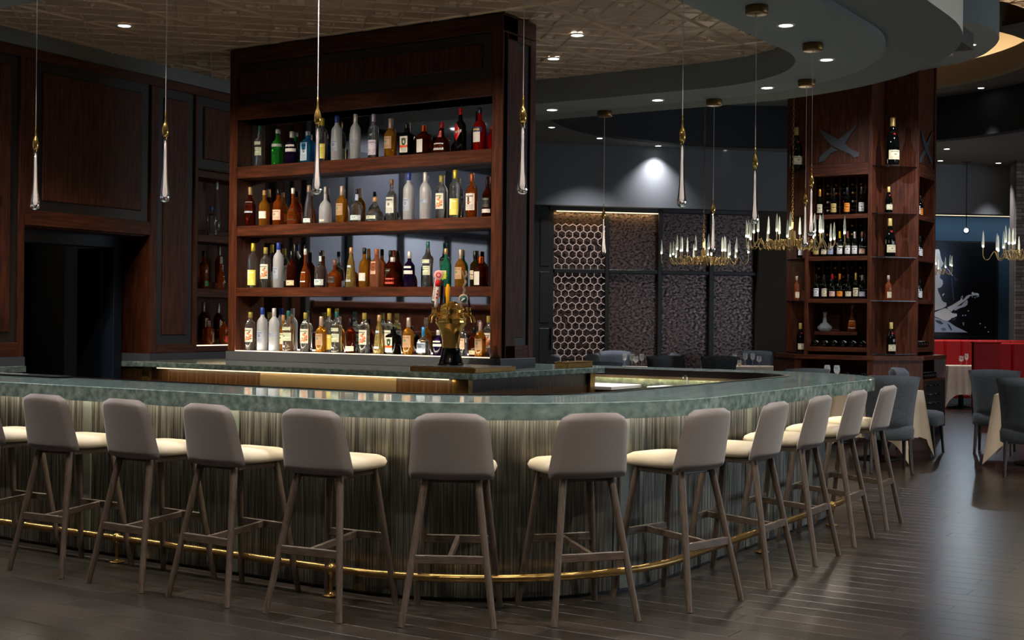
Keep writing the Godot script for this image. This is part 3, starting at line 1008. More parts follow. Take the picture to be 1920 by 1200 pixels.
	part(fm, "frame", bx(Vector3(p0.x - 0.3, p0.y - 0.08, 0.0), Vector3(p1.x + 0.05, p1.y + 0.04, 0.035), 0.006), M.black)
	var q := MB.new()
	q.quad(Vector3(p0.x - 0.06, p0.y, 0.038), Vector3(p1.x, p0.y, 0.038), Vector3(p1.x, p1.y, 0.038), Vector3(p0.x - 0.06, p1.y, 0.038), Vector3(0, 0, 1))
	part(fm, "print", q.mesh(), pm)
	# pale brick pier at the right edge
	var f2 := frame(at_depth(1903, 600, 26.6), at_depth(1990, 600, 26.5))
	var pier := structure("wall_pier", bx(Vector3(0.006, 0, -0.5), Vector3(2.4, 4.75, -0.006)), mat(Color(0.3, 0.275, 0.255), 0.9), "pale whitewashed brick pier at the side of the booth", f2)
	var bricks := []
	for k in 3:
		bricks.append(mat([Color(0.5, 0.465, 0.435), Color(0.43, 0.395, 0.365), Color(0.56, 0.53, 0.5)][k], 0.9))
	var bm := bx(Vector3(0.004, 0.004, -0.06), Vector3(0.216, 0.069, 0.004), 0.004)
	var hm := bx(Vector3(0.004, 0.004, -0.06), Vector3(0.106, 0.069, 0.004), 0.004)
	for r in 48:
		var odd := r % 2 == 1
		if odd:
			part(pier, "brick", hm, bricks[rng.randi() % 3], T(Vector3(0, 1.1 + r * 0.075, 0)))
		for c in 4:
			part(pier, "brick", bm, bricks[rng.randi() % 3], T(Vector3(c * 0.22 + (0.11 if odd else 0.0), 1.1 + r * 0.075, 0)))

# ---------------------------------------------------------------- the bar
const BAR_PTS := [[-9.3, 5.39], [-7.72, 5.39], [-6.1, 5.39], [-3.11, 5.39], [-3.185, 8.7], [-3.235, 11.0], [-6.3, 11.0], [-8.4, 11.0]]
const BAR_RAD := [0, 0, 0, 1.6, 0, 1.15, 0, 0]

func bar_path(d: float) -> PackedVector2Array:
	return rounded_path(path_ab(BAR_PTS), BAR_RAD, d, 18)

func path_at_px(path: PackedVector2Array, x: float) -> int:
	var best := 0
	var gap := 1e9
	for i in path.size():
		if -path[i].y > 10.9:
			break
		var g := absf(proj_x(Vector3(path[i].x, 0, path[i].y)) - x)
		if g < gap:
			gap = g
			best = i
	return best

func build_bar() -> void:
	var t := thing("bar_counter", "U-shaped bar with a green stone top and fluted metal front", "bar counter")
	# stone top in pieces, each with a thick mitred edge
	var prof := [Vector2(-0.004, BAR), Vector2(0, BAR - 0.004), Vector2(0, BAR - 0.09), Vector2(-0.03, BAR - 0.09), Vector2(-0.03, BAR - 0.03), Vector2(-0.64, BAR - 0.03), Vector2(-0.64, BAR)]
	var count := bar_path(0.0).size()
	var cuts := [0, 1, 2, 11, 22, 32, 42, count - 1]
	for k in cuts.size() - 1:
		var m := MB.new()
		sweep(m, bar_path, cuts[k], cuts[k + 1], prof)
		part(t, "stone_slab", m.mesh(), M.stone if k % 2 else M.stone2)
	# dark metal lip along the inner edge
	var lip := MB.new()
	sweep(lip, bar_path, 0, count - 1, [Vector2(-0.64, BAR - 0.05), Vector2(-0.64, BAR + 0.006), Vector2(-0.685, BAR + 0.006), Vector2(-0.685, BAR - 0.05)])
	part(t, "inner_lip", lip.mesh(), mat(Color(0.13, 0.11, 0.1), 0.3, 0.6), Transform3D.IDENTITY, "dark metal lip along the inner edge of the bar top")
	# core behind the fluted front
	var core := MB.new()
	sweep(core, bar_path, 0, count - 1, [Vector2(-0.365, 0.0), Vector2(-0.365, BAR - 0.03), Vector2(-0.6, BAR - 0.03), Vector2(-0.6, 0.0)])
	part(t, "core", core.mesh(), M.black)
	# fluted panels between flat posts
	var base := dense(bar_path(-0.352), 0.0075)
	var back := dense(bar_path(-0.352), 0.0075)
	var nor := []
	for i in base.size():
		var e := (base[mini(i + 1, base.size() - 1)] - base[maxi(i - 1, 0)]).normalized()
		nor.append(Vector2(-e.y, e.x))
	var marks := [0]
	for x in [168, 443, 766, 1172, 1405, 1520]:
		marks.append(path_at_px(base, x))
	marks.append(base.size() - 1)
	var r2 := RandomNumberGenerator.new()
	r2.seed = 12
	for k in marks.size() - 1:
		var lo: int = marks[k] + (4 if k > 0 else 0)
		var hi: int = marks[k + 1] - 4
		if hi - lo < 4:
			continue
		var bottom := []
		var top := []
		for i in range(lo, hi + 1):
			var out: float = 0.0045 * r2.randf_range(0.55, 1.25) if i % 2 else -0.002
			var p: Vector2 = back[i] + nor[i] * out + (base[mini(i + 1, base.size() - 1)] - base[i]) * r2.randf_range(-0.25, 0.25)
			bottom.append(Vector3(p.x, 0.02, p.y))
			top.append(Vector3(p.x, BAR - 0.045, p.y))
		var m := MB.new()
		m.grid([bottom, top], Vector3(-6.2, 0.5, -8.2))
		part(t, "fluted_panel", m.mesh(), M.rib, Transform3D.IDENTITY, "vertically fluted dark bronze metal panel")
	for k in range(1, marks.size() - 1):
		var c: Vector2 = base[marks[k]]
		var d: Vector2 = nor[marks[k]]
		var tr := Transform3D(Basis(Vector3(d.y, 0, -d.x), Vector3.UP, Vector3(d.x, 0, d.y)), Vector3(c.x, 0, c.y))
		part(t, "post", bx(Vector3(-0.036, 0.02, -0.02), Vector3(0.036, BAR - 0.045, 0.012), 0.003), M.rib_post, tr)
	# warm light strip under the overhang
	var led := MB.new()
	var lp := []
	var lpath := bar_path(-0.3)
	for i in count:
		lp.append(Vector3(lpath[i].x, BAR - 0.04, lpath[i].y))
	led.tube(lp, 0.006, 6)
	part(t, "light_strip", led.mesh(), M.led)
	var seg := dense(lpath, 1.1)
	for i in seg.size() - 1:
		var a := Vector3(seg[i].x, BAR - 0.052, seg[i].y)
		var b := Vector3(seg[i + 1].x, BAR - 0.052, seg[i + 1].y)
		var ln := a.distance_to(b)
		if ln < 0.05 or -a.z > 11.0:
			continue
		area((a + b) * 0.5, (a + b) * 0.5 + Vector3.DOWN, Vector2(ln, 0.012), 0.55 * ln, Color(1.0, 0.95, 0.86), b - a)
	# bartender's side of the far leg: bronze band, lit stone splashback, steel worktops
	var far := MB.new()
	var i0 := count - 21
	sweep(far, bar_path, i0, count - 1, [Vector2(-0.67, BAR - 0.075), Vector2(-0.67, BAR - 0.005), Vector2(-0.645, BAR - 0.005), Vector2(-0.645, BAR - 0.075)])
	part(t, "bronze_band", far.mesh(), M.bronze)
	far = MB.new()
	sweep(far, bar_path, i0, count - 1, [Vector2(-0.63, 0.4), Vector2(-0.63, BAR - 0.06), Vector2(-0.6, BAR - 0.06), Vector2(-0.6, 0.4)])
	part(t, "splashback", far.mesh(), M.stone2)
	part(t, "light_strip", bx(Vector3(-8.2, BAR - 0.065, -10.366), Vector3(-4.6, BAR - 0.057, -10.358)), M.led)
	area(Vector3(-6.3, BAR - 0.07, -10.352), Vector3(-6.3, 0.5, -10.355), Vector2(3.4, 0.012), 1.0, Color(1.0, 0.88, 0.62), Vector3.RIGHT)
	var w := thing("worktop", "pale steel worktop behind the bar below the bronze band", "worktop", Transform3D.IDENTITY)
	part(w, "top", bx(Vector3(-7.6, 0.935, -10.34), Vector3(-5.35, 0.965, -9.8), 0.004), M.white)
	part(w, "cabinet", bx(Vector3(-7.6, 0.0, -10.34), Vector3(-5.35, 0.935, -9.86)), M.steel)
	var w2 := thing("worktop", "small pale steel worktop with a tap at the end of the bar", "worktop", Transform3D.IDENTITY)
	part(w2, "top", bx(Vector3(-5.15, 0.935, -10.34), Vector3(-4.6, 0.965, -10.04), 0.004), M.white)
	part(w2, "cabinet", bx(Vector3(-5.15, 0.0, -10.34), Vector3(-4.6, 0.935, -10.08)), M.steel)
	var fau := MB.new()
	fau.tube([Vector3(-4.9, 0.965, -10.3), Vector3(-4.9, 1.04, -10.3), Vector3(-4.9, 1.055, -10.28), Vector3(-4.9, 1.04, -10.22)], 0.008, 8)
	part(w2, "faucet", fau.mesh(), M.steel)
	var fa2 := MB.new()
	fa2.tube([Vector3(-6.5, 0.965, -10.28), Vector3(-6.5, 1.02, -10.28), Vector3(-6.46, 1.045, -10.26), Vector3(-6.38, 1.045, -10.2), Vector3(-6.34, 1.01, -10.16)], 0.012, 8)
	part(w, "faucet", fa2.mesh(), M.steel)
	var tray := thing("ice_tray", "black metal ice bin lid lying on the pale worktop", "tray", T(Vector3(-6.05, 0.965, -9.88)))
	part(tray, "tray_body", bx(Vector3(-0.45, 0, -0.06), Vector3(0.3, 0.035, 0.06), 0.006), M.black)
	part(tray, "handle", bx(Vector3(-0.2, 0.035, -0.02), Vector3(0.05, 0.05, 0.0), 0.004), M.black_gloss)
	# brass foot rail on posts
	var fr := thing("foot_rail", "round brass foot rail on short posts running round the bar", "foot rail")
	var rail := dense(bar_path(-0.22), 0.12)
	var pts := []
	for p in rail:
		if -p.y > 10.95 and p.x < -6.0:
			break
		pts.append(Vector3(p.x, 0.15, p.y))
	var rm := MB.new()
	rm.tube(pts, 0.022, 12)
	part(fr, "rail", rm.mesh(), M.brass)
	var fine := dense(bar_path(-0.22), 0.02)
	for x in [-150, 222, 625, 1011, 1275, 1433, 1525, 1562]:
		var c := fine[path_at_px(fine, x)]
		var pm := MB.new()
		pm.lathe([Vector2(0.0, 0.002), Vector2(0.045, 0.002), Vector2(0.047, 0.006), Vector2(0.045, 0.011), Vector2(0.018, 0.016), Vector2(0.011, 0.026), Vector2(0.011, 0.11), Vector2(0.02, 0.12), Vector2(0.03, 0.138), Vector2(0.032, 0.15), Vector2(0.03, 0.162), Vector2(0.018, 0.178), Vector2(0.0, 0.183)], 14)
		part(fr, "rail_post", pm.mesh(), M.brass, T(Vector3(c.x, 0, c.y)))

# ---------------------------------------------------------------- back bar
const BB0 := -8.605
const BB1 := -5.70
const BBF := -8.65
const BBM := -8.83

func build_back_bar() -> void:
	# counter with stone top
	var c := thing("back_counter", "back bar counter with a thin green stone top and rosewood front", "counter")
	part(c, "stone_top", bx(Vector3(-8.86, 1.085, -9.7), Vector3(-5.36, 1.13, -7.79), 0.004), M.stone2)
	part(c, "front_panel", bx(Vector3(-8.8, 0.1, -7.95), Vector3(-6.12, 1.085, -7.9)), M.bronze, Transform3D.IDENTITY, "brushed brass front panel")
	part(c, "front_panel", bx(Vector3(-6.12, 0.1, -7.95), Vector3(-5.5, 1.085, -7.89)), M.rosewood, Transform3D.IDENTITY, "rosewood front panel")
	part(c, "front_panel", bx(Vector3(-8.8, 0.1, -7.95), Vector3(-7.5, 1.085, -7.895)), M.rosewood, Transform3D.IDENTITY, "rosewood front panel")
	part(c, "side_panel", bx(Vector3(-5.52, 0.1, -9.62), Vector3(-5.47, 1.085, -7.93)), M.rosewood)
	part(c, "brass_post", bx(Vector3(-5.6, 0.1, -7.93), Vector3(-5.46, 1.085, -7.87), 0.003), M.brass)
	part(c, "brass_post", bx(Vector3(-8.83, 0.1, -7.93), Vector3(-8.74, 1.085, -7.87), 0.003), M.brass)
	part(c, "brass_post", bx(Vector3(-5.53, 0.1, -9.68), Vector3(-5.44, 1.085, -9.6), 0.003), M.brass)
	part(c, "back_panel", bx(Vector3(-8.8, 0.1, -9.66), Vector3(-5.5, 1.085, -9.6)), M.rosewood)
	part(c, "toe_kick", bx(Vector3(-8.75, 0, -9.6), Vector3(-5.55, 0.1, -8.0)), M.black)
	part(c, "light_strip", bx(Vector3(-8.6, 1.076, -7.835), Vector3(-5.6, 1.084, -7.825)), M.led)
	area(Vector3(-7.1, 1.07, -7.83), Vector3(-7.1, 0.8, -7.87), Vector2(3.0, 0.012), 0.4, Color(1.0, 0.9, 0.72), Vector3.RIGHT)
	# tall shelving unit
	var t := thing("back_bar_shelving", "tall red-brown mahogany back bar with four mirrored shelves of liquor bottles", "shelving unit")
	part(t, "plinth", bx(Vector3(BB0 - 0.012, 1.13, -9.145), Vector3(BB1 + 0.012, 1.21, BBF + 0.012), 0.003), M.plinth, Transform3D.IDENTITY, "grey painted plinth")
	var s0 := BB0 + 0.095
	var s1 := BB1 - 0.1
	var P := func(nm: String, lo: Vector3, hi: Vector3, g: Material) -> void: part(t, nm, bx(lo, hi, 0.004), g)
	P.call("stile", Vector3(BB0, 1.21, -9.13), Vector3(s0, CEIL - 0.02, BBF), M.wood_v)
	P.call("stile", Vector3(s1, 1.21, -8.86), Vector3(BB1, CEIL - 0.02, BBF), M.wood_v)
	P.call("crown", Vector3(BB0, 3.745, -9.13), Vector3(BB1, CEIL - 0.012, BBF + 0.002), M.wood_x)
	P.call("header_rail", Vector3(s0, 3.25, -8.87), Vector3(s1, 3.385, BBF), M.wood_x)
	P.call("header_back", Vector3(s0, 3.25, -9.12), Vector3(s1, 3.74, -8.68), M.wood_x)
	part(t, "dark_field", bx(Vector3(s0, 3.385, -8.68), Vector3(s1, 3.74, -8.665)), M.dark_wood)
	part(t, "raised_panel", bx(Vector3(s0 + 0.02, 3.475, -8.67), Vector3(s1 - 0.1, 3.665, -8.652), 0.006), M.wood_v)
	for y in [[2.735, 2.84], [2.225, 2.315], [1.695, 1.77]]:
		P.call("shelf", Vector3(s0, y[0], -8.83), Vector3(s1, y[1], BBF - 0.005), M.wood_x)
	P.call("bottom_shelf", Vector3(s0, 1.2, -8.83), Vector3(s1, 1.218, BBF - 0.004), M.wood_x)
	for y in [[2.84, 3.25], [2.315, 2.735], [1.77, 2.225], [1.218, 1.695]]:
		part(t, "mirror", bx(Vector3(s0 + 0.005, y[0], -8.84), Vector3(s1, y[1], BBM)), M.smoked, Transform3D.IDENTITY, "slightly grey mirror behind the bottles")
	P.call("back_board", Vector3(s0, 1.21, -8.9), Vector3(s1, 3.25, -8.845), M.wood_v)
	P.call("back_board", Vector3(s0, 1.21, -9.13), Vector3(s1, CEIL - 0.02, -9.09), M.wood_v)
	# right side: framed panel
	P.call("side_stile", Vector3(BB1 - 0.03, 1.21, -8.72), Vector3(BB1, 3.74, -8.66), M.wood_v)
	P.call("side_stile", Vector3(BB1 - 0.03, 1.21, -9.13), Vector3(BB1, 3.74, -9.05), M.wood_v)
	P.call("side_rail", Vector3(BB1 - 0.03, 1.21, -9.05), Vector3(BB1, 1.31, -8.72), M.wood_z)
	P.call("side_rail", Vector3(BB1 - 0.03, 3.69, -9.05), Vector3(BB1, 3.74, -8.72), M.wood_z)
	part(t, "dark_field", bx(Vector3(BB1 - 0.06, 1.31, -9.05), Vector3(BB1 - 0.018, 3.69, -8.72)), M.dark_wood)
	part(t, "raised_panel", bx(Vector3(BB1 - 0.03, 1.37, -8.99), Vector3(BB1 - 0.003, 3.63, -8.775), 0.006), M.wood_v)
	part(t, "light_strip", bx(Vector3(s0, 1.212, BBF - 0.003), Vector3(s1, 1.2185, BBF + 0.003)), M.led)
	area(Vector3((s0 + s1) * 0.5, 1.225, BBF + 0.012), Vector3((s0 + s1) * 0.5, 1.5, BBF - 0.12), Vector2(s1 - s0, 0.015), 0.2, Color(1.0, 0.94, 0.85), Vector3.RIGHT)

# ---------------------------------------------------------------- stools
func stool_back_mesh() -> ArrayMesh:
	var m := MB.new()
	var N := 18
	var K := 16
	var front := []
	var rear := []
	for j in K + 1:
		var v := float(j) / K
		var fr := []
		var rr := []
		for i in N + 1:
			var u := 2.0 * i / N - 1.0
			var w := lerpf(0.22, 0.186, v)
			if v > 0.74:
				var s := (v - 0.74) / 0.26
				w -= 0.055 * (1.0 - sqrt(maxf(0.0, 1.0 - s * s)))
			if v < 0.08:
				w -= 0.012 * (1.0 - v / 0.08)
			var y := 0.716 + 0.338 * v - 0.006 * u * u * (v if v > 0.5 else 0.0)
			var z := 0.178 + 0.07 * v - 0.05 * u * u * (1.0 - 0.2 * v)
			var e := sqrt(maxf(0.0, 1.0 - pow(maxf(absf(u), absf(2.0 * v - 1.0)), 14.0)))
			fr.append(Vector3(u * w, y, z - 0.024 * e))
			rr.append(Vector3(u * w, y, z + 0.024 * e))
		front.append(fr)
		rear.append(rr)
	m.grid(front, Vector3(0, 0.9, 2.0))
	m.grid(rear, Vector3(0, 0.9, -2.0))
	return m.mesh()

func build_stools() -> void:
	var label0 := "grey bar stool on oak legs, "
	var t := thing("bar_stool", label0, "bar stool", Transform3D.IDENTITY, "upholstered stools along the bar")
	var seat := MB.new()
	seat.lathe([Vector2(0, 0.802), Vector2(0.12, 0.8), Vector2(0.175, 0.793), Vector2(0.203, 0.778), Vector2(0.212, 0.757), Vector2(0.205, 0.737), Vector2(0.18, 0.728), Vector2(0, 0.728)], 32, T(Vector3(0, 0, -0.06)), 2.2, 0.98)
	part(t, "seat", seat.mesh(), M.lit_stool_seat, Transform3D.IDENTITY, "upholstered seat cushion, warm light put into its paler colour")
	part(t, "backrest", stool_back_mesh(), M.stool_back)
	var apron := MB.new()
	apron.box(Vector3(0, 0.712, 0.115), Vector3(0.27, 0.034, 0.022), 0.003)
	apron.box(Vector3(0, 0.712, -0.165), Vector3(0.3, 0.034, 0.022), 0.003)
	apron.box(Vector3(-0.14, 0.712, -0.025), Vector3(0.022, 0.034, 0.28), 0.003)
	apron.box(Vector3(0.14, 0.712, -0.025), Vector3(0.022, 0.034, 0.28), 0.003)
	part(t, "seat_frame", apron.mesh(), M.oak_x)
	var hip := func(s: float, rear: bool, y: float) -> Vector3:
		var top := Vector3(0.128 * s, 0.735, 0.125) if rear else Vector3(0.14 * s, 0.735, -0.165)
		var foot := Vector3(0.228 * s, 0.0, 0.265) if rear else Vector3(0.222 * s, 0.0, -0.27)
		return top.lerp(foot, (0.735 - y) / 0.735)
	for s in [-1.0, 1.0]:
		for rear in [true, false]:
			var lm := MB.new()
			lm.tube([hip.call(s, rear, 0.735), hip.call(s, rear, 0.4), hip.call(s, rear, 0.0)], 0.0205, 12, 0.0165)
			part(t, "leg", lm.mesh(), M.oak)
	for e in [[true, 0.325], [false, 0.36]]:
		var a: Vector3 = hip.call(-1.0, e[0], e[1])
		var b: Vector3 = hip.call(1.0, e[0], e[1])
		var sm := MB.new()
		sm.span(Vector3(a.x, e[1] - 0.021, a.z - 0.011), Vector3(b.x, e[1] + 0.021, a.z + 0.011), 0.003)
		part(t, "stretcher", sm.mesh(), M.oak_x)
	var ra: Vector3 = hip.call(0.0, true, 0.325)
	var fa: Vector3 = hip.call(0.0, false, 0.36)
	var xb := MB.new()
	var dir := (ra - fa).normalized()
	xb.box(Vector3.ZERO, Vector3(0.022, 0.036, ra.distance_to(fa)), 0.003, Transform3D(Basis(Vector3.RIGHT, dir.cross(Vector3.RIGHT), dir), (ra + fa) * 0.5))
	part(t, "centre_stretcher", xb.mesh(), M.oak)
	var spots := [[-7.25, 5.075, 0.0], [-6.58, 5.072, 1.5], [-5.905, 5.078, -2.5], [-5.26, 5.08, -2.0], [-4.555, 5.115, 5.5], [-3.828, 5.36, 29.5], [-3.272, 5.862, 53.0], [-2.955, 6.592, 77.5], [-2.909, 7.43, 91.5], [-2.937, 8.256, 91.5], [-2.972, 9.078, 92.5], [-3.02, 9.92, 94.0]]
	var where := ["fifth along the straight row from the rounded corner", "fourth along the straight row from the rounded corner", "third along the straight row from the rounded corner", "second along the straight row from the rounded corner", "where the straight row meets the rounded corner", "at the middle of the rounded corner", "just past the middle of the rounded corner", "where the rounded corner ends", "first in the row towards the dining tables", "second in the row towards the dining tables", "third in the row towards the dining tables", "last in the row, beside the dining table"]
	for i in spots.size():
		var s: Array = spots[i]
		var ang := deg_to_rad(s[2])
		var place := Transform3D(Basis(Vector3.UP, ang), Vector3(s[0], 0, -s[1])) * T(Vector3(0, 0, -0.265))
		if i == 0:
			t.transform = place
			t.set_meta("label", label0 + where[0])
		else:
			again(t, place, label0 + where[i])

# ---------------------------------------------------------------- wine tower, a cross in plan with glass shelves in its corners
const TA := [-7.05, -6.58, -5.665, -5.2]
const TB := [17.48, 18.0, 18.84, 19.36]
const TOWER_SHELVES := [2.96, 2.40, 1.83, 1.18]

func knife_shapes() -> Array:
	var out := []
	for s in [[[312, 310], [400, 362], [470, 405], [520, 450], [575, 478], [572, 500], [545, 508], [515, 482], [455, 455], [400, 425], [350, 375]], [[570, 290], [525, 350], [480, 415], [440, 385], [505, 340]], [[395, 430], [435, 455], [390, 470], [350, 515], [312, 525], [315, 495], [345, 465]]]:
		var pg := PackedVector2Array()
		for p in s:
			pg.append(Vector2((p[0] - 443.0) / 265.0, (408.0 - p[1]) / 265.0))
		out.append(pg)
	return out

func build_tower() -> void:
	var t := thing("wine_tower", "tall mahogany wine display tower with crossed knife emblems and lit shelves", "wine tower")
	var top := 5.25
	var b := func(nm: String, a0: float, a1: float, b0: float, b1: float, y0: float, y1: float, g: Material) -> MeshInstance3D:
		return part(t, nm, bx(Vector3(a0, y0, -b1), Vector3(a1, y1, -b0), 0.004), g)
	# solid core
	b.call("core", TA[1] + 0.02, TA[2] - 0.02, 17.98, 18.9, 1.06, top, M.wood_v)
	# arms: front (faces the bar), right, left, back
	for e in [[0, TA[1], TA[2], TB[0], TB[1]], [1, TA[2], TA[3], TB[1], TB[2]], [2, TA[0], TA[1], TB[1], TB[2]], [3, TA[1], TA[2], TB[2], TB[3]]]:
		var along_x: bool = e[0] == 0 or e[0] == 3
		var g: Material = M.wood_x if along_x else M.wood_z
		for s in 2:
			if along_x:
				var x0: float = e[1] if s == 0 else e[2] - 0.05
				b.call("side_panel", x0, x0 + 0.05, e[3], e[4], 1.06, top, M.wood_v)
			else:
				var z0: float = e[3] if s == 0 else e[4] - 0.05
				b.call("side_panel", e[1], e[2], z0, z0 + 0.05, 1.06, top, M.wood_v)
		var a0: float = e[1] + (0.05 if along_x else 0.0)
		var a1: float = e[2] - (0.05 if along_x else 0.0)
		var b0: float = e[3] + (0.0 if along_x else 0.05)
		var b1: float = e[4] - (0.0 if along_x else 0.05)
		for y in TOWER_SHELVES:
			b.call("shelf", a0, a1, b0, b1, y - 0.06, y, g)
		b.call("cross_rail", a0, a1, b0, b1, 3.48, 3.64, g)
		# upper panel with its dark surround
		match int(e[0]):
			0: b.call("upper_panel", a0, a1, e[3] + 0.03, e[4], 3.64, top, M.wood_v)
			1: b.call("upper_panel", e[1], e[2] - 0.03, b0, b1, 3.64, top, M.wood_v)
			2: b.call("upper_panel", e[1] + 0.03, e[2], b0, b1, 3.64, top, M.wood_v)
			3: b.call("upper_panel", a0, a1, e[3], e[4] - 0.03, 3.64, top, M.wood_v)
	# cubbies behind the standing bottles, where the lying bottles are racked
	for k in 8:
		var x: float = TA[1] + 0.05 + (TA[2] - TA[1] - 0.1) * k / 7.0
		for y in [[1.83, 2.34], [2.4, 2.9], [2.96, 3.48]]:
			b.call("rack_divider", x - 0.006, x + 0.006, 17.72, 17.98, y[0], y[1], M.wood_v)
	for y in [1.83, 2.4, 2.96]:
		for r in 4:
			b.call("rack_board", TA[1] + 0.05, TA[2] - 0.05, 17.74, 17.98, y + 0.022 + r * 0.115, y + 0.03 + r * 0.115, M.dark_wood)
	# emblems
	var grey := mat(Color(0.235, 0.255, 0.28), 0.5)
	var fx := Transform3D(Basis.IDENTITY, Vector3((TA[1] + TA[2]) * 0.5, 3.92, -TB[0] - 0.025))
	var f2 := Transform3D(Basis(Vector3.UP, PI / 2), Vector3(TA[3] - 0.025, 3.92, -(TB[1] + TB[2]) * 0.5))
	for f in [fx, f2]:
		var em := MB.new()
		for pg in knife_shapes():
			var q := PackedVector2Array()
			for p in pg:
				q.append(Vector2(p.x, -p.y) * 0.56)
			em.prism(q, 0.0, 0.012, f * Transform3D(Basis(Vector3.RIGHT, PI / 2), Vector3.ZERO))
		part(t, "emblem", em.mesh(), grey, Transform3D.IDENTITY, "grey emblem of two crossed knives")
	# base: an octagon with two racks of lying bottles
	var oct := func(e: float) -> PackedVector2Array:
		var o := PackedVector2Array()
		for p in [[-6.66 - e, 17.36 - e], [-5.585 + e, 17.36 - e], [-5.08 + e, 17.87 - e * 0.4], [-5.08 + e, 18.97], [-5.585, 19.48], [-6.66, 19.48], [-7.17 - e, 18.97], [-7.17 - e, 17.87 - e * 0.4]]:
			o.append(Vector2(p[0], -p[1]))
		return o
	var m := MB.new()
	m.prism(oct.call(0.0), 0.09, 0.76)
	part(t, "base", m.mesh(), M.wood_v)
	m = MB.new()
	m.prism(oct.call(0.015), 1.02, 1.075)
	part(t, "base_cap", m.mesh(), M.wood_x)
	m = MB.new()
	m.prism(oct.call(-0.06), 0.0, 0.09)
	part(t, "toe_kick", m.mesh(), M.black)
	m = MB.new()
	for q in [[[-6.66, 17.36], [-6.58, 17.36], [-6.58, 18.0], [-7.0, 18.0], [-7.17, 17.87]], [[-5.665, 17.36], [-5.585, 17.36], [-5.08, 17.87], [-5.2, 18.0], [-5.665, 18.0]], [[-5.2, 18.84], [-5.08, 18.97], [-5.585, 19.48], [-5.7, 19.4], [-5.7, 18.84]], [[-7.17, 18.97], [-7.05, 18.84], [-6.58, 18.84], [-6.58, 19.4], [-6.66, 19.48]], [[-6.58, 17.85], [-5.665, 17.85], [-5.5, 18.0], [-5.5, 18.84], [-6.8, 18.84], [-6.8, 18.0]]]:
		var pg := PackedVector2Array()
		for p in q: pg.append(Vector2(p[0], -p[1]))
		m.prism(pg, 0.76, 1.02)
	part(t, "base_posts", m.mesh(), M.wood_v)
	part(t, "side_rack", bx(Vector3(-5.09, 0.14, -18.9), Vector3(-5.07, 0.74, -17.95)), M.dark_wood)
	part(t, "display_step", bx(Vector3(TA[1] + 0.1, 1.34, -17.9), Vector3(TA[2] - 0.22, 1.39, -17.6), 0.004), M.wood_x)
	part(t, "slanted_back", bx(Vector3(-6.4, 1.39, -17.88), Vector3(-6.2, 1.62, -17.8), 0.004), M.wood_x)
	# wire guards in front of the standing bottles
	for y in [3.06, 2.52, 1.95]:
		var wire := MB.new()
		wire.tube([Vector3(TA[1] + 0.05, y, -TB[0] - 0.02), Vector3(TA[2] - 0.05, y, -TB[0] - 0.02)], 0.003, 6)
		part(t, "wire_guard", wire.mesh(), M.steel)
	# triangular glass shelves in the two corners seen
	for y in [3.6, 2.97, 2.39, 1.81, 1.1]:
		var pr := PackedVector2Array([Vector2(TA[2], -TB[0] - 0.02), Vector2(TA[3] - 0.02, -TB[1]), Vector2(TA[2], -TB[1])])
		var gm := MB.new()
		gm.prism(pr, y - 0.012, y)
		part(t, "glass_shelf", gm.mesh(), M.shelf_glass)
		pr = PackedVector2Array([Vector2(TA[1], -TB[0] - 0.02), Vector2(TA[0] + 0.02, -TB[1]), Vector2(TA[1], -TB[1])])
		gm = MB.new()
		gm.prism(pr, y - 0.012, y)
		part(t, "glass_shelf", gm.mesh(), M.shelf_glass)

# ---------------------------------------------------------------- dining chairs, tables, booth
func dining_chair() -> Node3D:
	var t := thing("dining_chair", "", "chair", Transform3D.IDENTITY, "grey upholstered dining chairs")
	# faces -z, its back at +z
	var m := MB.new()
	var front := []
	var rear := []
	for j in 13:
		var v := j / 12.0
		var fr := []
		var rr := []
		for i in 13:
			var u := i / 6.0 - 1.0
			var w := lerpf(0.235, 0.29, v * v)
			var y := 0.44 + 0.55 * v - 0.02 * u * u * v
			var z := 0.2 + 0.1 * v - 0.11 * u * u
			var e := sqrt(maxf(0.0, 1.0 - pow(maxf(absf(u), absf(2.0 * v - 1.0)), 8.0)))
			fr.append(Vector3(u * w, y, z - 0.045 * e))
			rr.append(Vector3(u * w, y, z + 0.045 * e))
		front.append(fr)
		rear.append(rr)
	m.grid(front, Vector3(0, 0.7, 2))
	m.grid(rear, Vector3(0, 0.7, -2))
	part(t, "backrest", m.mesh(), M.chair)
	m = MB.new()
	m.lathe([Vector2(0, 0.5), Vector2(0.17, 0.497), Vector2(0.235, 0.475), Vector2(0.25, 0.43), Vector2(0.245, 0.34), Vector2(0.22, 0.325), Vector2(0, 0.325)], 28, T(Vector3(0, 0, -0.03)), 2.5)
	part(t, "seat", m.mesh(), M.chair)
	for s in [-1.0, 1.0]:
		for e in [[-0.22, -0.25], [0.2, 0.3]]:
			m = MB.new()
			m.tube([Vector3(0.19 * s, 0.35, e[0]), Vector3(0.2 * s, 0.0, e[1])], 0.022, 8, 0.015)
			part(t, "leg", m.mesh(), M.dark_wood)
	return t

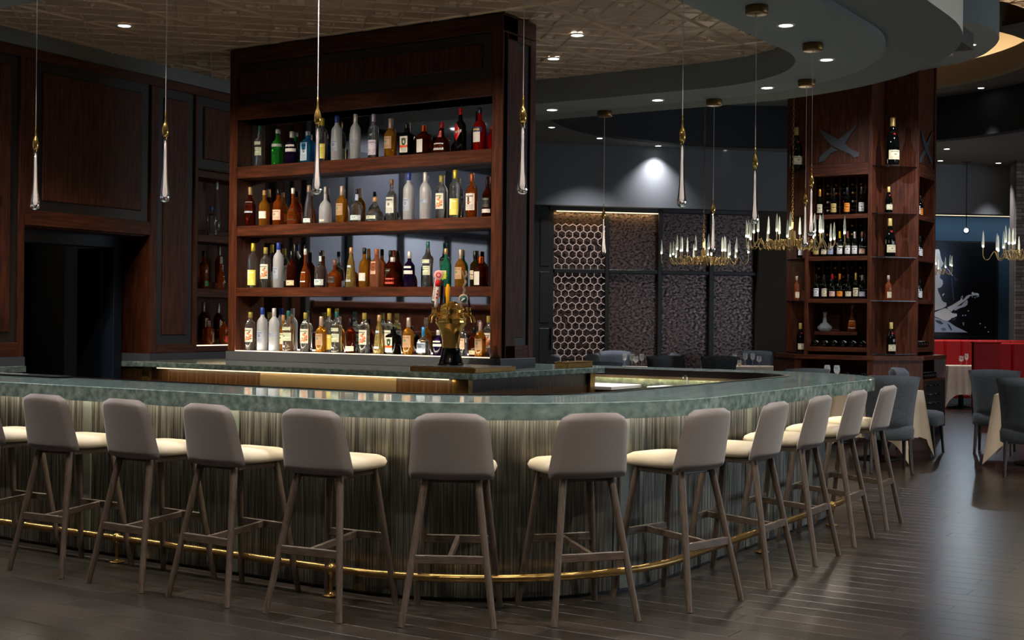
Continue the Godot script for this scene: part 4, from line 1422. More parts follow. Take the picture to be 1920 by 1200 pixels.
func dining_table(at: Vector3, yaw: float, s: float, label: String, low := 0.26) -> void:
	var t := thing("dining_table", label, "table", T(at, yaw), "square dining tables")
	part(t, "table_top", bx(Vector3(-s / 2, 0.72, -s / 2), Vector3(s / 2, 0.75, s / 2)), M.dark_wood)
	var m := MB.new()
	m.lathe([Vector2(0, 0.0), Vector2(0.25, 0.0), Vector2(0.25, 0.02), Vector2(0.05, 0.05), Vector2(0.04, 0.3), Vector2(0.04, 0.72), Vector2(0, 0.72)], 12)
	part(t, "pedestal", m.mesh(), M.dark_wood)
	var rows := [[], [], [], [], []]
	var n := 72
	var h := s / 2 + 0.012
	for k in n + 1:
		var an := TAU * k / n
		var d := Vector2(cos(an), sin(an))
		var w := 1.0 / maxf(absf(d.x), absf(d.y))
		var p := d * w * h
		var corner := pow(minf(absf(d.x), absf(d.y)) / maxf(absf(d.x), absf(d.y)), 5.0)
		var drop := lerpf(low, 0.015, corner)
		var fold := 0.016 * sin(an * 20.0 + at.x) * (1.0 - corner) + 0.055 * corner
		rows[0].append(Vector3(p.x * 0.985, 0.762, p.y * 0.985))
		rows[1].append(Vector3(p.x, 0.755, p.y))
		for q in 3:
			var f: float = [0.2, 0.6, 1.0][q]
			var o := d * fold * f * 2.0
			rows[2 + q].append(Vector3(p.x + o.x + d.x * 0.03 * f, lerpf(0.755, drop, f), p.y + o.y + d.y * 0.03 * f))
	var cm := MB.new()
	cm.grid(rows, Vector3(0, 0.4, 0))
	cm.quad(rows[0][9], rows[0][27], rows[0][45], rows[0][63], Vector3.UP)
	solo("tablecloth", cm.mesh(), M.cloth, "cream cloth on the " + label, "tablecloth", T(at, yaw), "cream tablecloths")

func put_chair(proto: Node3D, used: Array, x: float, z: float, yaw: float, label: String, sc := 1.0) -> void:
	var p := at_depth(x, hor(x), z)
	var tr := Transform3D(Basis(Vector3.UP, YAW + deg_to_rad(yaw)).scaled(Vector3(sc, sc, sc)), Vector3(p.x, 0, p.z))
	if used.is_empty():
		used.append(1)
		proto.transform = tr
		proto.set_meta("label", label)
	else:
		again(proto, tr, label)

func wine_glass(tall: float, stem: float, r: float) -> Array:
	# outside and inside of a thin bowl on a stem; tumblers have no stem
	var pr := []
	if stem > 0.0:
		pr = [Vector2(0, 0), Vector2(r * 0.9, 0.0), Vector2(r * 0.9, 0.003), Vector2(0.005, 0.008), Vector2(0.004, stem), Vector2(r * 0.55, stem + 0.02), Vector2(r, stem + (tall - stem) * 0.4), Vector2(r * 0.95, stem + (tall - stem) * 0.7), Vector2(r * 0.78, tall), Vector2(r * 0.78 - 0.002, tall), Vector2(r * 0.93, stem + (tall - stem) * 0.7), Vector2(r - 0.003, stem + (tall - stem) * 0.4), Vector2(r * 0.5, stem + 0.024), Vector2(0, stem + 0.012)]
	else:
		pr = [Vector2(0, 0), Vector2(r * 0.8, 0), Vector2(r, tall * 0.5), Vector2(r * 0.9, tall), Vector2(r * 0.9 - 0.002, tall), Vector2(r - 0.003, tall * 0.5), Vector2(r * 0.76, 0.01), Vector2(0, 0.01)]
	return pr

func build_dining() -> void:
	var proto := dining_chair()
	var used := []
	put_chair(proto, used, 1667, 13.75, -8.0, "grey dining chair seen from behind, standing at the table past the last bar stool")
	put_chair(proto, used, 1722, 15.7, -122.0, "grey dining chair sideways at the cream table in front of the wine tower base")
	put_chair(proto, used, 1500, 15.6, 10.0, "grey dining chair whose top shows above the far end of the bar")
	put_chair(proto, used, 1868, 15.75, -25.0, "blue-grey dining chair with flared back in the open aisle near the red booth")
	put_chair(proto, used, 1926, 13.45, -20.0, "dark grey dining chair standing in front of the table beside the aisle")
	put_chair(proto, used, 1086, 21.4, 75.0, "small grey chair sideways below the honeycomb screen")
	put_chair(proto, used, 1152, 22.9, 170.0, "grey chair facing the room beside the glasses on the far table")
	put_chair(proto, used, 1132, 19.5, 0.0, "low grey chair back just above the inner bar edge", 0.93)
	put_chair(proto, used, 1243, 20.5, 5.0, "dark grey chair back in front of the second mirror pane")
	put_chair(proto, used, 1294, 21.9, -80.0, "light grey chair turned sideways between two dark chair backs")
	put_chair(proto, used, 1346, 20.7, 0.0, "dark grey chair back in front of the third mirror pane")
	put_chair(proto, used, 1424, 23.9, 175.0, "grey chair facing the room behind the far white table")
	put_chair(proto, used, 1014, 21.8, 80.0, "dark grey chair half hidden behind the back bar", 0.97)
	var tb := func(x: float, z: float, s: float, yaw: float, label: String) -> void:
		var p := at_depth(x, hor(x), z)
		dining_table(Vector3(p.x, 0, p.z), yaw, s, label)
	tb.call(1648, 14.95, 0.76, 0.0, "table past the last bar stool")
	tb.call(1950, 14.5, 0.8, 0.1, "table beside the open aisle")
	tb.call(1560, 17.0, 0.7, 0.0, "table just behind the far end of the bar")
	tb.call(1188, 21.6, 0.75, 0.3, "far table under the second mirror pane")
	tb.call(1412, 22.6, 0.75, YAW, "far table under the fourth mirror pane")
	tb.call(1803, 24.0, 0.62, YAW, "booth table in front of the red banquette")
	# red booth
	var fr := frame(at_depth(1735, 600, 25.6), at_depth(1935, 600, 25.9))
	var bo := thing("booth", "long red leather booth with vertical channels below the poster", "booth", fr)
	part(bo, "seat", bx(Vector3(-0.3, 0.12, 0.0), Vector3(3.2, 0.47, 0.6), 0.04), M.red)
	for k in 10:
		part(bo, "channel", bx(Vector3(-0.3 + k * 0.34, 0.45, -0.12), Vector3(0.037 + k * 0.34, 1.2, 0.06), 0.03), M.red)
	part(bo, "back_shell", bx(Vector3(-0.32, 0.0, -0.2), Vector3(3.22, 1.19, -0.1)), M.red)
	part(bo, "kick", bx(Vector3(-0.25, 0.0, 0.05), Vector3(3.1, 0.12, 0.5)), M.black)
	var f2 := frame(at_depth(1826, 600, 21.6), at_depth(1876, 600, 21.6))
	var p2 := thing("booth", "red leather booth end with a framed panel and dark kick board", "booth", f2)
	part(p2, "end_panel", bx(Vector3(0, 0.16, -0.1), Vector3(0.44, 1.2, 0.0), 0.01), M.red)
	part(p2, "top_trim", bx(Vector3(-0.01, 1.2, -0.12), Vector3(0.45, 1.225, 0.01), 0.006), M.red)
	part(p2, "kick", bx(Vector3(0.02, 0, -0.1), Vector3(0.42, 0.16, -0.03)), M.black)
	part(p2, "seat", bx(Vector3(0.46, 0.14, -1.2), Vector3(1.0, 0.47, -0.15), 0.03), M.red)
	for k in 3:
		part(p2, "channel", bx(Vector3(0.36, 0.45, -1.1 + k * 0.31), Vector3(0.46, 1.2, -0.79 + k * 0.31), 0.03), M.red)
	for k in 4:
		part(p2, "channel", bx(Vector3(0.47 + k * 0.3, 0.45, -1.35), Vector3(0.767 + k * 0.3, 1.2, -1.2), 0.03), M.red)
	# glasses on the tables
	var shapes := {}
	for e in [["wine_glass", 0.21, 0.09, 0.042], ["tumbler", 0.1, 0.0, 0.042], ["goblet", 0.17, 0.06, 0.045]]:
		var gm := MB.new()
		gm.lathe(wine_glass(e[1], e[2], e[3]), 16)
		shapes[e[0]] = gm.mesh()
	var gp := pane(Color(0.9, 0.95, 0.95), 0.12)
	for e in [["goblet", 1606, 14.85, "on the table past the last bar stool"], ["goblet", 1638, 14.8, "on the table past the last bar stool"], ["wine_glass", 1552, 17.0, "on the table just behind the bar end"], ["wine_glass", 1570, 16.9, "on the table just behind the bar end"],
			["wine_glass", 1172, 21.7, "on the far table under the second mirror pane"], ["wine_glass", 1186, 21.5, "on the far table under the second mirror pane"], ["goblet", 1193, 21.7, "on the far table under the second mirror pane"], ["wine_glass", 1204, 21.6, "on the far table under the second mirror pane"],
			["wine_glass", 1378, 22.5, "on the far table under the fourth mirror pane"], ["wine_glass", 1398, 22.6, "on the far table under the fourth mirror pane"], ["wine_glass", 1412, 22.7, "on the far table under the fourth mirror pane"], ["goblet", 1424, 22.5, "on the far table under the fourth mirror pane"],
			["goblet", 1803, 23.9, "on the booth table"], ["wine_glass", 1813, 24.0, "on the booth table"]]:
		var p := at_depth(e[1], 600, e[2])
		solo(e[0], shapes[e[0]], gp, "clear empty %s %s" % [String(e[0]).replace("_", " "), e[3]], "glass", T(Vector3(p.x, 0.763, p.z)), "glasses on the dining tables")
	var q := at_depth(1387, 600, 22.5)
	var cd := thing("candle_holder", "small glass candle holder glowing amber on the far white table", "candle holder", T(Vector3(q.x, 0.763, q.z)))
	var cm := MB.new()
	cm.lathe([Vector2(0, 0), Vector2(0.035, 0), Vector2(0.035, 0.1), Vector2(0.032, 0.1), Vector2(0.032, 0.006), Vector2(0, 0.006)], 12)
	part(cd, "glass_cup", cm.mesh(), gp)
	cm = MB.new()
	cm.lathe([Vector2(0, 0.008), Vector2(0.026, 0.008), Vector2(0.026, 0.045), Vector2(0, 0.05)], 10)
	part(cd, "candle", cm.mesh(), mat(Color(0.9, 0.75, 0.4), 0.6))

# ---------------------------------------------------------------- recessed downlights
func build_downlights() -> void:
	var trim := MB.new()
	trim.lathe([Vector2(0.05, 0.004), Vector2(0.05, -0.006), Vector2(0.05, -0.006), Vector2(0.064, -0.006), Vector2(0.067, -0.002), Vector2(0.067, 0.004)], 20)
	var tm := trim.mesh()
	var disc := MB.new()
	disc.lathe([Vector2(0.0495, 0.003), Vector2(0.0495, -0.003), Vector2(0.0495, -0.003), Vector2(0.0, -0.003)], 20)
	var dm := disc.mesh()
	var cool := Color(0.98, 0.97, 1.0)
	var warm := Color(1.0, 0.92, 0.82)
	var proto: Node3D = null
	# [place, energy, aim offset, colour, cone, label]
	var L := []
	var add := func(p: Vector3, e: float, aim: Vector3, c: Color, cone: float, label: String) -> void: L.append([p, e, aim, c, cone, label])
	# in the tin ceiling, aimed at the bottles
	add.call(Vector3(-8.617, CEIL - 0.01, -7.462), 5.0, Vector3(0.0, -2.0, -0.3), warm, 42.0, "lit recessed downlight in the tin ceiling by the panelled wall")
	for a in [-8.3, -7.0, -5.7]:  # unseen spots added as frontal fill light for the bottles
		add.call(Vector3(a, SOFFIT, -5.5), 16.0, Vector3(-0.2, -1.75, -3.2), warm, 25.0, "added unseen fill downlight in the near soffit aimed at the back bar shelves")
	add.call(Vector3(-5.619, CEIL - 0.01, -9.639), 6.0, Vector3(0, -2, 0), cool, 40.0, "lit recessed downlight in the tin ceiling nearest the back bar side")
	add.call(Vector3(-6.309, CEIL - 0.01, -10.402), 6.0, Vector3(0, -2, 0), cool, 40.0, "lit recessed downlight in the tin ceiling close to the soffit edge")
	# in the bar soffit
	for e in [[-3.609, 9.164], [-3.797, 10.534], [-4.716, 11.533], [-5.892, 11.663], [-7.095, 11.676], [-3.55, 7.6], [-3.75, 6.4], [-4.7, 5.4], [-6.35, 5.4], [-7.65, 5.4]]:
		add.call(Vector3(e[0], SOFFIT, -e[1]), 5.5, Vector3(0, -2, 0), cool, 38.0, "lit recessed downlight in the grey soffit over the bar")
	# in the dining-room ceiling
	for e in [[1031, 239], [1121, 260], [1231, 275], [1355, 284], [1772, 284], [1760, 306], [1869, 311]]:
		var p := at_height(e[0], e[1], FAR_CEIL)
		add.call(p, 12.0 if e[0] < 1200 else (6.0 if e[0] < 1500 else 9.0), Vector3(0, -2, 0), cool, 52.0 if e[0] < 1500 else 31.0, "lit recessed downlight in the far dining ceiling")
	var c1 := at_height(1816, 89, 4.9)
	add.call(c1, 12.0, Vector3(-0.9, -2.0, -0.6), cool, 40.0, "lit recessed downlight in the rounded soffit over the wine tower")
	var c2 := at_height(1835, 170, 5.5)
	add.call(c2, 10.0, Vector3(0, -2, 0), cool, 24.0, "lit recessed downlight on the ledge of the round recess")
	var c3 := cam(2.9, 4.9, 15.6)
	add.call(c3, 9.0, Vector3(0.5, -2.0, -1.5), cool, 42.0, "recessed downlight in front of the wine tower face")
	# entrance side, out of view: fill lamps added to brighten the stool backs
	for e in [[-1.2, 3.9], [-3.4, 3.2], [-5.6, 3.4], [-7.8, 3.4], [0.8, 5.6 - 1.2], [-2.2, 1.2], [1.5, 1.5]]:
		add.call(Vector3(e[0], FAR_CEIL, -e[1]), 9.5, Vector3(0, -2, -0.55), Color(1.0, 0.95, 0.9), 52.0, "added unseen fill downlight in the entrance side ceiling")
	add.call(Vector3(-8.75, SOFFIT, -5.35), 7.0, Vector3(-0.8, -1.6, -0.3), cool, 60.0, "added unseen downlight in the near soffit brightening the framed grey wall")  # added so the mirror reflects a lighter wall
	# high over the aisle, out of view: lamps added to brighten nearby stool backs
	for e in [[0.2, 5.5], [0.6, 8.0], [0.4, 10.5], [0.8, 13.0]]:
		add.call(Vector3(e[0], 6.5, -e[1]), 26.0, Vector3(-0.9, -2, 0), Color(1.0, 0.97, 0.93), 40.0, "added unseen fill downlight high over the aisle")
	# unseen lamps added to lighten the framed grey wall in the mirror
	for b in [-1.0, 1.5, 4.0]:
		add.call(Vector3(-8.2, FAR_CEIL, -b), 9.0, Vector3(-0.9, -2.0, 0), cool, 50.0, "added unseen downlight washing the framed grey wall")
	for e in L:
		var p: Vector3 = e[0]
		if proto == null:
			proto = thing("downlight", e[5], "downlight", T(p), "recessed downlights")
			part(proto, "trim_ring", tm, M.white)
			part(proto, "lamp", dm, M.lamp)
		else:
			again(proto, T(p), e[5])
		spot(p + Vector3(0, -0.012, 0), p + (e[2] as Vector3), e[1], e[3], e[4], 0.045, 1.0)

# ---------------------------------------------------------------- glass drop pendants over the bar
func build_pendants() -> void:
	var cap := MB.new()
	cap.lathe([Vector2(0.0, 0.53), Vector2(0.0035, 0.53), Vector2(0.0045, 0.5), Vector2(0.006, 0.468), Vector2(0.013, 0.452), Vector2(0.0195, 0.425), Vector2(0.0185, 0.402), Vector2(0.013, 0.383), Vector2(0.0, 0.383)], 16)
	var capm := cap.mesh()
	var drop := MB.new()
	drop.lathe([Vector2(0.0, 0.386), Vector2(0.0105, 0.386), Vector2(0.0112, 0.29), Vector2(0.013, 0.2), Vector2(0.0165, 0.13), Vector2(0.0225, 0.075), Vector2(0.027, 0.045), Vector2(0.028, 0.028), Vector2(0.024, 0.012), Vector2(0.013, 0.003), Vector2(0.0, 0.0)], 20)
	var dropm := drop.mesh()
	var seeds := MB.new()
	seeds.lathe([Vector2(0.0, 0.38), Vector2(0.0088, 0.378), Vector2(0.0096, 0.28), Vector2(0.0112, 0.2), Vector2(0.0142, 0.13), Vector2(0.0188, 0.08), Vector2(0.021, 0.055), Vector2(0.015, 0.038), Vector2(0.0, 0.032)], 14)
	var seedm := seeds.mesh()
	var canopy := MB.new()
	canopy.lathe([Vector2(0.0, -0.004), Vector2(0.066, -0.004), Vector2(0.076, 0.0), Vector2(0.078, 0.006), Vector2(0.078, 0.05), Vector2(0.074, 0.055), Vector2(0, 0.055)], 24)
	var canm := canopy.mesh()
	var bubbly := tri_mat(noise_tex(0.12, Color(0.5, 0.46, 0.44), Color(0.95, 0.9, 0.86), 91, 256, 2), Vector3(18, 18, 18), 0.6, 0.0, false)
	bubbly.emission_enabled = true
	bubbly.emission = Color(1.0, 0.93, 0.88)
	bubbly.emission_energy_multiplier = 0.2
	var clear := glass(Color(1, 1, 1), 0.0)
	var cordm := mat(Color(0.85, 0.8, 0.75), 0.5)
	var tips := [[64, 389, "above the straight leg of the bar near the doorway"], [307, 376, "in front of the narrow tall wall panel"], [592, 364, "in front of the blue and yellow bottles"], [977, 366, "in front of the side panel of the back bar"], [1276, 391, "above the rounded corner of the bar"], [1413, 423, "in front of the chandelier nearest the wine tower"], [1519, 446, "in front of the wine tower shelves, hung the higher of two"], [1508, 467, "beside the wine tower, hung the lower of two"], [1335, 476, "in front of the farther chandelier"], [1130, 480, "in front of the honeycomb screen"]]
	for e in tips:
		var tip := at_height(e[0], e[1], 2.175)
		var p := T(tip)
		var t := thing("pendant_lamp", "glass teardrop pendant " + e[2], "pendant lamp", p, "teardrop pendants over the bar")
		part(t, "glass_drop", dropm, clear)
		part(t, "bubbled_core", seedm, bubbly)
		part(t, "brass_cap", capm, M.gold)
		var over := SOFFIT - 2.175
		var cord := MB.new()
		cord.tube([Vector3(0, 0.52, 0), Vector3(0, over, 0)], 0.0022, 6)
		part(t, "cord", cord.mesh(), cordm)
		part(t, "canopy", canm, M.antique, T(Vector3(0, over - 0.055, 0)))
		omni(tip + Vector3(0, 0.15, 0), 0.8, Color(1.0, 0.94, 0.86), 0.012)

# ---------------------------------------------------------------- branching chandeliers with glass candles
func build_chandeliers() -> void:
	var arm := func(r: float, h: float, turns: int) -> ArrayMesh:
		# a zig-zag brass tube running outwards and ending upright under a candle
		var pts := []
		pts.append(Vector3(0.03, 0.12, 0))
		pts.append(Vector3(0.04, 0.0, 0))
		for k in turns:
			var x0 := lerpf(0.06, r - 0.07, float(k) / turns)
			var x1 := lerpf(0.06, r - 0.07, (k + 0.5) / turns)
			pts.append(Vector3(x0 + 0.01, -0.085 if k else -0.05, 0.02 * (k % 2)))
			pts.append(Vector3(x1, 0.02, 0.015))
		pts.append(Vector3(r - 0.07, -0.07, 0))
		pts.append(Vector3(r - 0.03, -0.08, 0))
		pts.append(Vector3(r, -0.03, 0))
		pts.append(Vector3(r, h, 0))
		var c := Curve3D.new()
		for i in pts.size():
			var d: Vector3 = (pts[mini(i + 1, pts.size() - 1)] - pts[maxi(i - 1, 0)]) * 0.14
			c.add_point(pts[i], -d, d)
		c.bake_interval = 0.02
		var m := MB.new()
		m.tube(Array(c.get_baked_points()), 0.0048, 6)
		return m.mesh()
	var candle := MB.new()
	candle.lathe([Vector2(0, 0.0), Vector2(0.012, 0.0), Vector2(0.014, 0.02), Vector2(0.0135, 0.07), Vector2(0.011, 0.13), Vector2(0.006, 0.175), Vector2(0, 0.205)], 10)
	var candm := candle.mesh()
	var bulb := MB.new()
	bulb.lathe([Vector2(0, -0.012), Vector2(0.009, -0.009), Vector2(0.011, 0.0), Vector2(0.006, 0.009), Vector2(0, 0.011)], 8)
	var bulbm := bulb.mesh()
	var kinds := [[0.6, 0.07, 4], [0.46, 0.02, 3], [0.3, 0.1, 2], [0.54, 0.03, 3], [0.38, 0.11, 3]]
	var arms := []
	for k in kinds:
		arms.append(arm.call(k[0], k[1], k[2]))
	var cm := pane(Color(0.95, 0.98, 0.95), 0.45)
	var bm := glow(Color(1.0, 0.97, 0.85), 9.0)
	var col := MB.new()
	col.lathe([Vector2(0, -0.06), Vector2(0.02, -0.05), Vector2(0.035, 0.0), Vector2(0.03, 0.05), Vector2(0.012, 0.12), Vector2(0.012, 0.22), Vector2(0, 0.22)], 12)
	var colm := col.mesh()
	var n := 22
	var proto: Node3D = null
	var hung := []
	var spots := [[1318, 18.2, 2.36, 0.3, "in front of the mottled mirrors", 4.9], [1484, 15.0, 2.41, 0.0, "in front of the wine tower", 4.9], [1941, 15.8, 2.36, 0.2, "in front of the brick pier", 6.5], [1722, 25.0, 2.5, 0.5, "half hidden behind the wine tower", 4.75]]
	for s in spots:
		var p := at_depth(s[0], 600, s[1])
		p.y = s[2]
		var label: String = "brass chandelier of zigzag arms with lit glass candles " + s[4]
		var t: Node3D
		if proto == null:
			t = thing("chandelier", label, "chandelier", T(p, s[3]), "zigzag brass chandeliers")
			proto = t
			part(t, "column", colm, M.gold)
			for k in n:
				var kind: int = [0, 2, 1, 4, 3][k % 5]
				var yaw := TAU * k / n + 0.12 * sin(k * 2.7)
				var am := part(t, "arm", arms[kind], M.pale_brass, T(Vector3.ZERO, yaw))
				var tip := Vector3(kinds[kind][0], kinds[kind][1], 0)
				part(am, "glass_candle", candm, cm, T(tip))
				part(am, "bulb", bulbm, bm, T(tip + Vector3(0, 0.012, 0)))
		else:
			t = again(proto, T(p, s[3]), label)
		hung.append([t, s[5] - s[2]])
		omni(p + Vector3(0, 0.3, 0), 0.25, Color(1.0, 0.95, 0.85), 0.25)
	for e in hung:
		var ch := MB.new()
		var y := 0.2
		var k2 := 0
		while y < e[1] - 0.06:
			var ring := []
			for j in 8:
				var an := TAU * j / 8
				var o := Vector3(cos(an) * 0.011, sin(an) * 0.02, 0)
				ring.append(Vector3(0, y + 0.018, 0) + (o if k2 % 2 else Vector3(0, o.y, o.x)))
			ch.tube(ring, 0.0035, 5, -1.0, true)
			y += 0.032
			k2 += 1
		part(e[0], "chain", ch.mesh(), M.antique)
		var cup := MB.new()
		cup.lathe([Vector2(0, -0.07), Vector2(0.02, -0.06), Vector2(0.06, -0.02), Vector2(0.065, 0), Vector2(0, 0)], 14)
		part(e[0], "ceiling_cup", cup.mesh(), M.antique, T(Vector3(0, e[1], 0)))
	# black spot lamp on a rod near the poster
	var p := at_height(1810, 309, FAR_CEIL)
	var sl := thing("spot_lamp", "black adjustable spot lamp hung on a thin rod before the poster", "spot lamp", T(p))
	var m := MB.new()
	m.lathe([Vector2(0, -0.02), Vector2(0.06, -0.015), Vector2(0.1, 0.0)], 16)
	part(sl, "ceiling_plate", m.mesh(), M.black)
	m = MB.new()
	m.tube([Vector3(0, 0, 0), Vector3(0, -1.3, 0)], 0.009, 6)
	part(sl, "rod", m.mesh(), M.black)
	m = MB.new()
	var target := at_depth(1795, 600, 15.0)
	target.y = 0.0
	var dir := (target - (p + Vector3(0, -1.36, 0))).normalized()
	var sx := dir.cross(Vector3.UP).normalized()
	var aim := Transform3D(Basis(sx, dir, sx.cross(dir)), Vector3(0, -1.36, 0))
	m.lathe([Vector2(0, -0.1), Vector2(0.05, -0.1), Vector2(0.065, 0.08), Vector2(0.06, 0.08), Vector2(0.05, 0.05), Vector2(0, 0.05)], 16, aim)
	part(sl, "lamp_head", m.mesh(), M.black)
	m = MB.new()
	m.lathe([Vector2(0.0, 0.056), Vector2(0.045, 0.056)], 14, aim)
	part(sl, "lamp_lens", m.mesh(), glow(Color(0.8, 0.9, 1.0), 3.0))
	spot(p + aim.origin + dir * 0.1, target, 1.1, Color(0.84, 0.92, 1.0), 30.0, 0.05, 1.0)

# ---------------------------------------------------------------- bottles
func profile(kind: String, h: float, r: float) -> Array:
	# radius and height of the glass from the foot to the lip; the neck starts at the last wide point
	var rows := {
		"vodka": [[0.0, 0.0], [0.86, 0.0], [1.0, 0.012], [1.0, 0.6], [0.97, 0.66], [0.86, 0.71], [0.62, 0.755], [0.42, 0.785], [0.36, 0.82], [0.36, 0.99], [0.0, 0.99]],
		"round": [[0.0, 0.0], [0.88, 0.0], [1.0, 0.015], [1.0, 0.52], [0.96, 0.58], [0.8, 0.64], [0.52, 0.69], [0.36, 0.73], [0.33, 0.78], [0.33, 0.98], [0.0, 0.98]],
		"square": [[0.0, 0.0], [0.92, 0.0], [1.0, 0.015], [1.0, 0.6], [0.94, 0.66], [0.6, 0.71], [0.38, 0.745], [0.34, 0.78], [0.34, 0.98], [0.0, 0.98]],
		"waisted": [[0.0, 0.0], [0.95, 0.0], [1.0, 0.02], [0.93, 0.12], [0.86, 0.25], [0.86, 0.45], [0.98, 0.56], [1.0, 0.61], [0.88, 0.66], [0.5, 0.71], [0.4, 0.78], [0.3, 0.86], [0.3, 0.98], [0.0, 0.98]],
		"squat": [[0.0, 0.0], [0.9, 0.0], [1.0, 0.02], [1.0, 0.36], [0.95, 0.45], [0.76, 0.54], [0.45, 0.6], [0.27, 0.64], [0.25, 0.7], [0.25, 0.97], [0.0, 0.97]],
		"onion": [[0.0, 0.0], [0.92, 0.0], [1.0, 0.03], [0.99, 0.22], [0.9, 0.34], [0.68, 0.45], [0.44, 0.53], [0.3, 0.6], [0.27, 0.7], [0.27, 0.98], [0.0, 0.98]],
		"taper": [[0.0, 0.0], [0.92, 0.0], [1.0, 0.02], [0.95, 0.2], [0.78, 0.45], [0.56, 0.66], [0.4, 0.74], [0.33, 0.8], [0.33, 0.98], [0.0, 0.98]],
		"champagne": [[0.0, 0.0], [0.9, 0.0], [1.0, 0.015], [1.0, 0.44], [0.95, 0.52], [0.78, 0.61], [0.56, 0.69], [0.42, 0.75], [0.36, 0.84], [0.36, 0.98], [0.0, 0.98]],
		"wine": [[0.0, 0.0], [0.9, 0.0], [1.0, 0.012], [1.0, 0.58], [0.9, 0.64], [0.55, 0.69], [0.4, 0.72], [0.37, 0.8], [0.37, 0.99], [0.0, 0.99]],
	}
	var out := []
	for p in rows[kind]:
		out.append(Vector2(p[0] * r, p[1] * h))
	return out

func arc(r: float, y0: float, y1: float, half: float, mid := 0.0, sq := 0.0, r1 := -1.0) -> ArrayMesh:
	# a curved patch that faces +z, with its texture upright
	var m := MB.new()
	var n := 10
	var P := func(k: int, rr: float, y: float) -> Array:
		var a := mid - half + 2.0 * half * k / n
		var s := sin(a)
		var c := cos(a)
		var w := 1.0
		if sq > 0.0:
			w = 1.0 / pow(pow(absf(c), 2.0 + sq) + pow(absf(s), 2.0 + sq), 1.0 / (2.0 + sq))
		return [Vector3(s * w * rr, y, c * w * rr), Vector3(s, 0, c)]
	var rt := r if r1 < 0.0 else r1
	for k in n:
		var A: Array = P.call(k, r, y0)
		var B: Array = P.call(k + 1, r, y0)
		var C: Array = P.call(k + 1, rt, y1)
		var D: Array = P.call(k, rt, y1)
		var u0 := float(k) / n
		var u1 := float(k + 1) / n
		m.tri(A[0], B[0], C[0], A[1], B[1], C[1], Vector2(u0, 1), Vector2(u1, 1), Vector2(u1, 0))
		m.tri(A[0], C[0], D[0], A[1], C[1], D[1], Vector2(u0, 1), Vector2(u1, 0), Vector2(u0, 0))
	return m.mesh()

func bent_text(s: String, size: float, r: float, y: float, mid := 0.0, slope := 0.0) -> ArrayMesh:
	var f := SystemFont.new()
	f.font_names = PackedStringArray(["Droid Sans"])
	f.font_weight = 700
	var tm := TextMesh.new()
	tm.text = s
	tm.font = f
	tm.font_size = 48
	tm.pixel_size = size / 36.0
	tm.depth = 0.0
	var a := tm.get_mesh_arrays()
	var v: PackedVector3Array = a[Mesh.ARRAY_VERTEX]
	var n: PackedVector3Array = a[Mesh.ARRAY_NORMAL]
	for i in v.size():
		var an := mid + v[i].x / r
		var rr := r + v[i].z
		v[i] = Vector3(sin(an) * rr, y + v[i].y + slope * v[i].x, cos(an) * rr)
		n[i] = Vector3(sin(an), 0, cos(an))
	a[Mesh.ARRAY_VERTEX] = v
	a[Mesh.ARRAY_NORMAL] = n
	var am := ArrayMesh.new()
	am.add_surface_from_arrays(Mesh.PRIMITIVE_TRIANGLES, a)
	return am

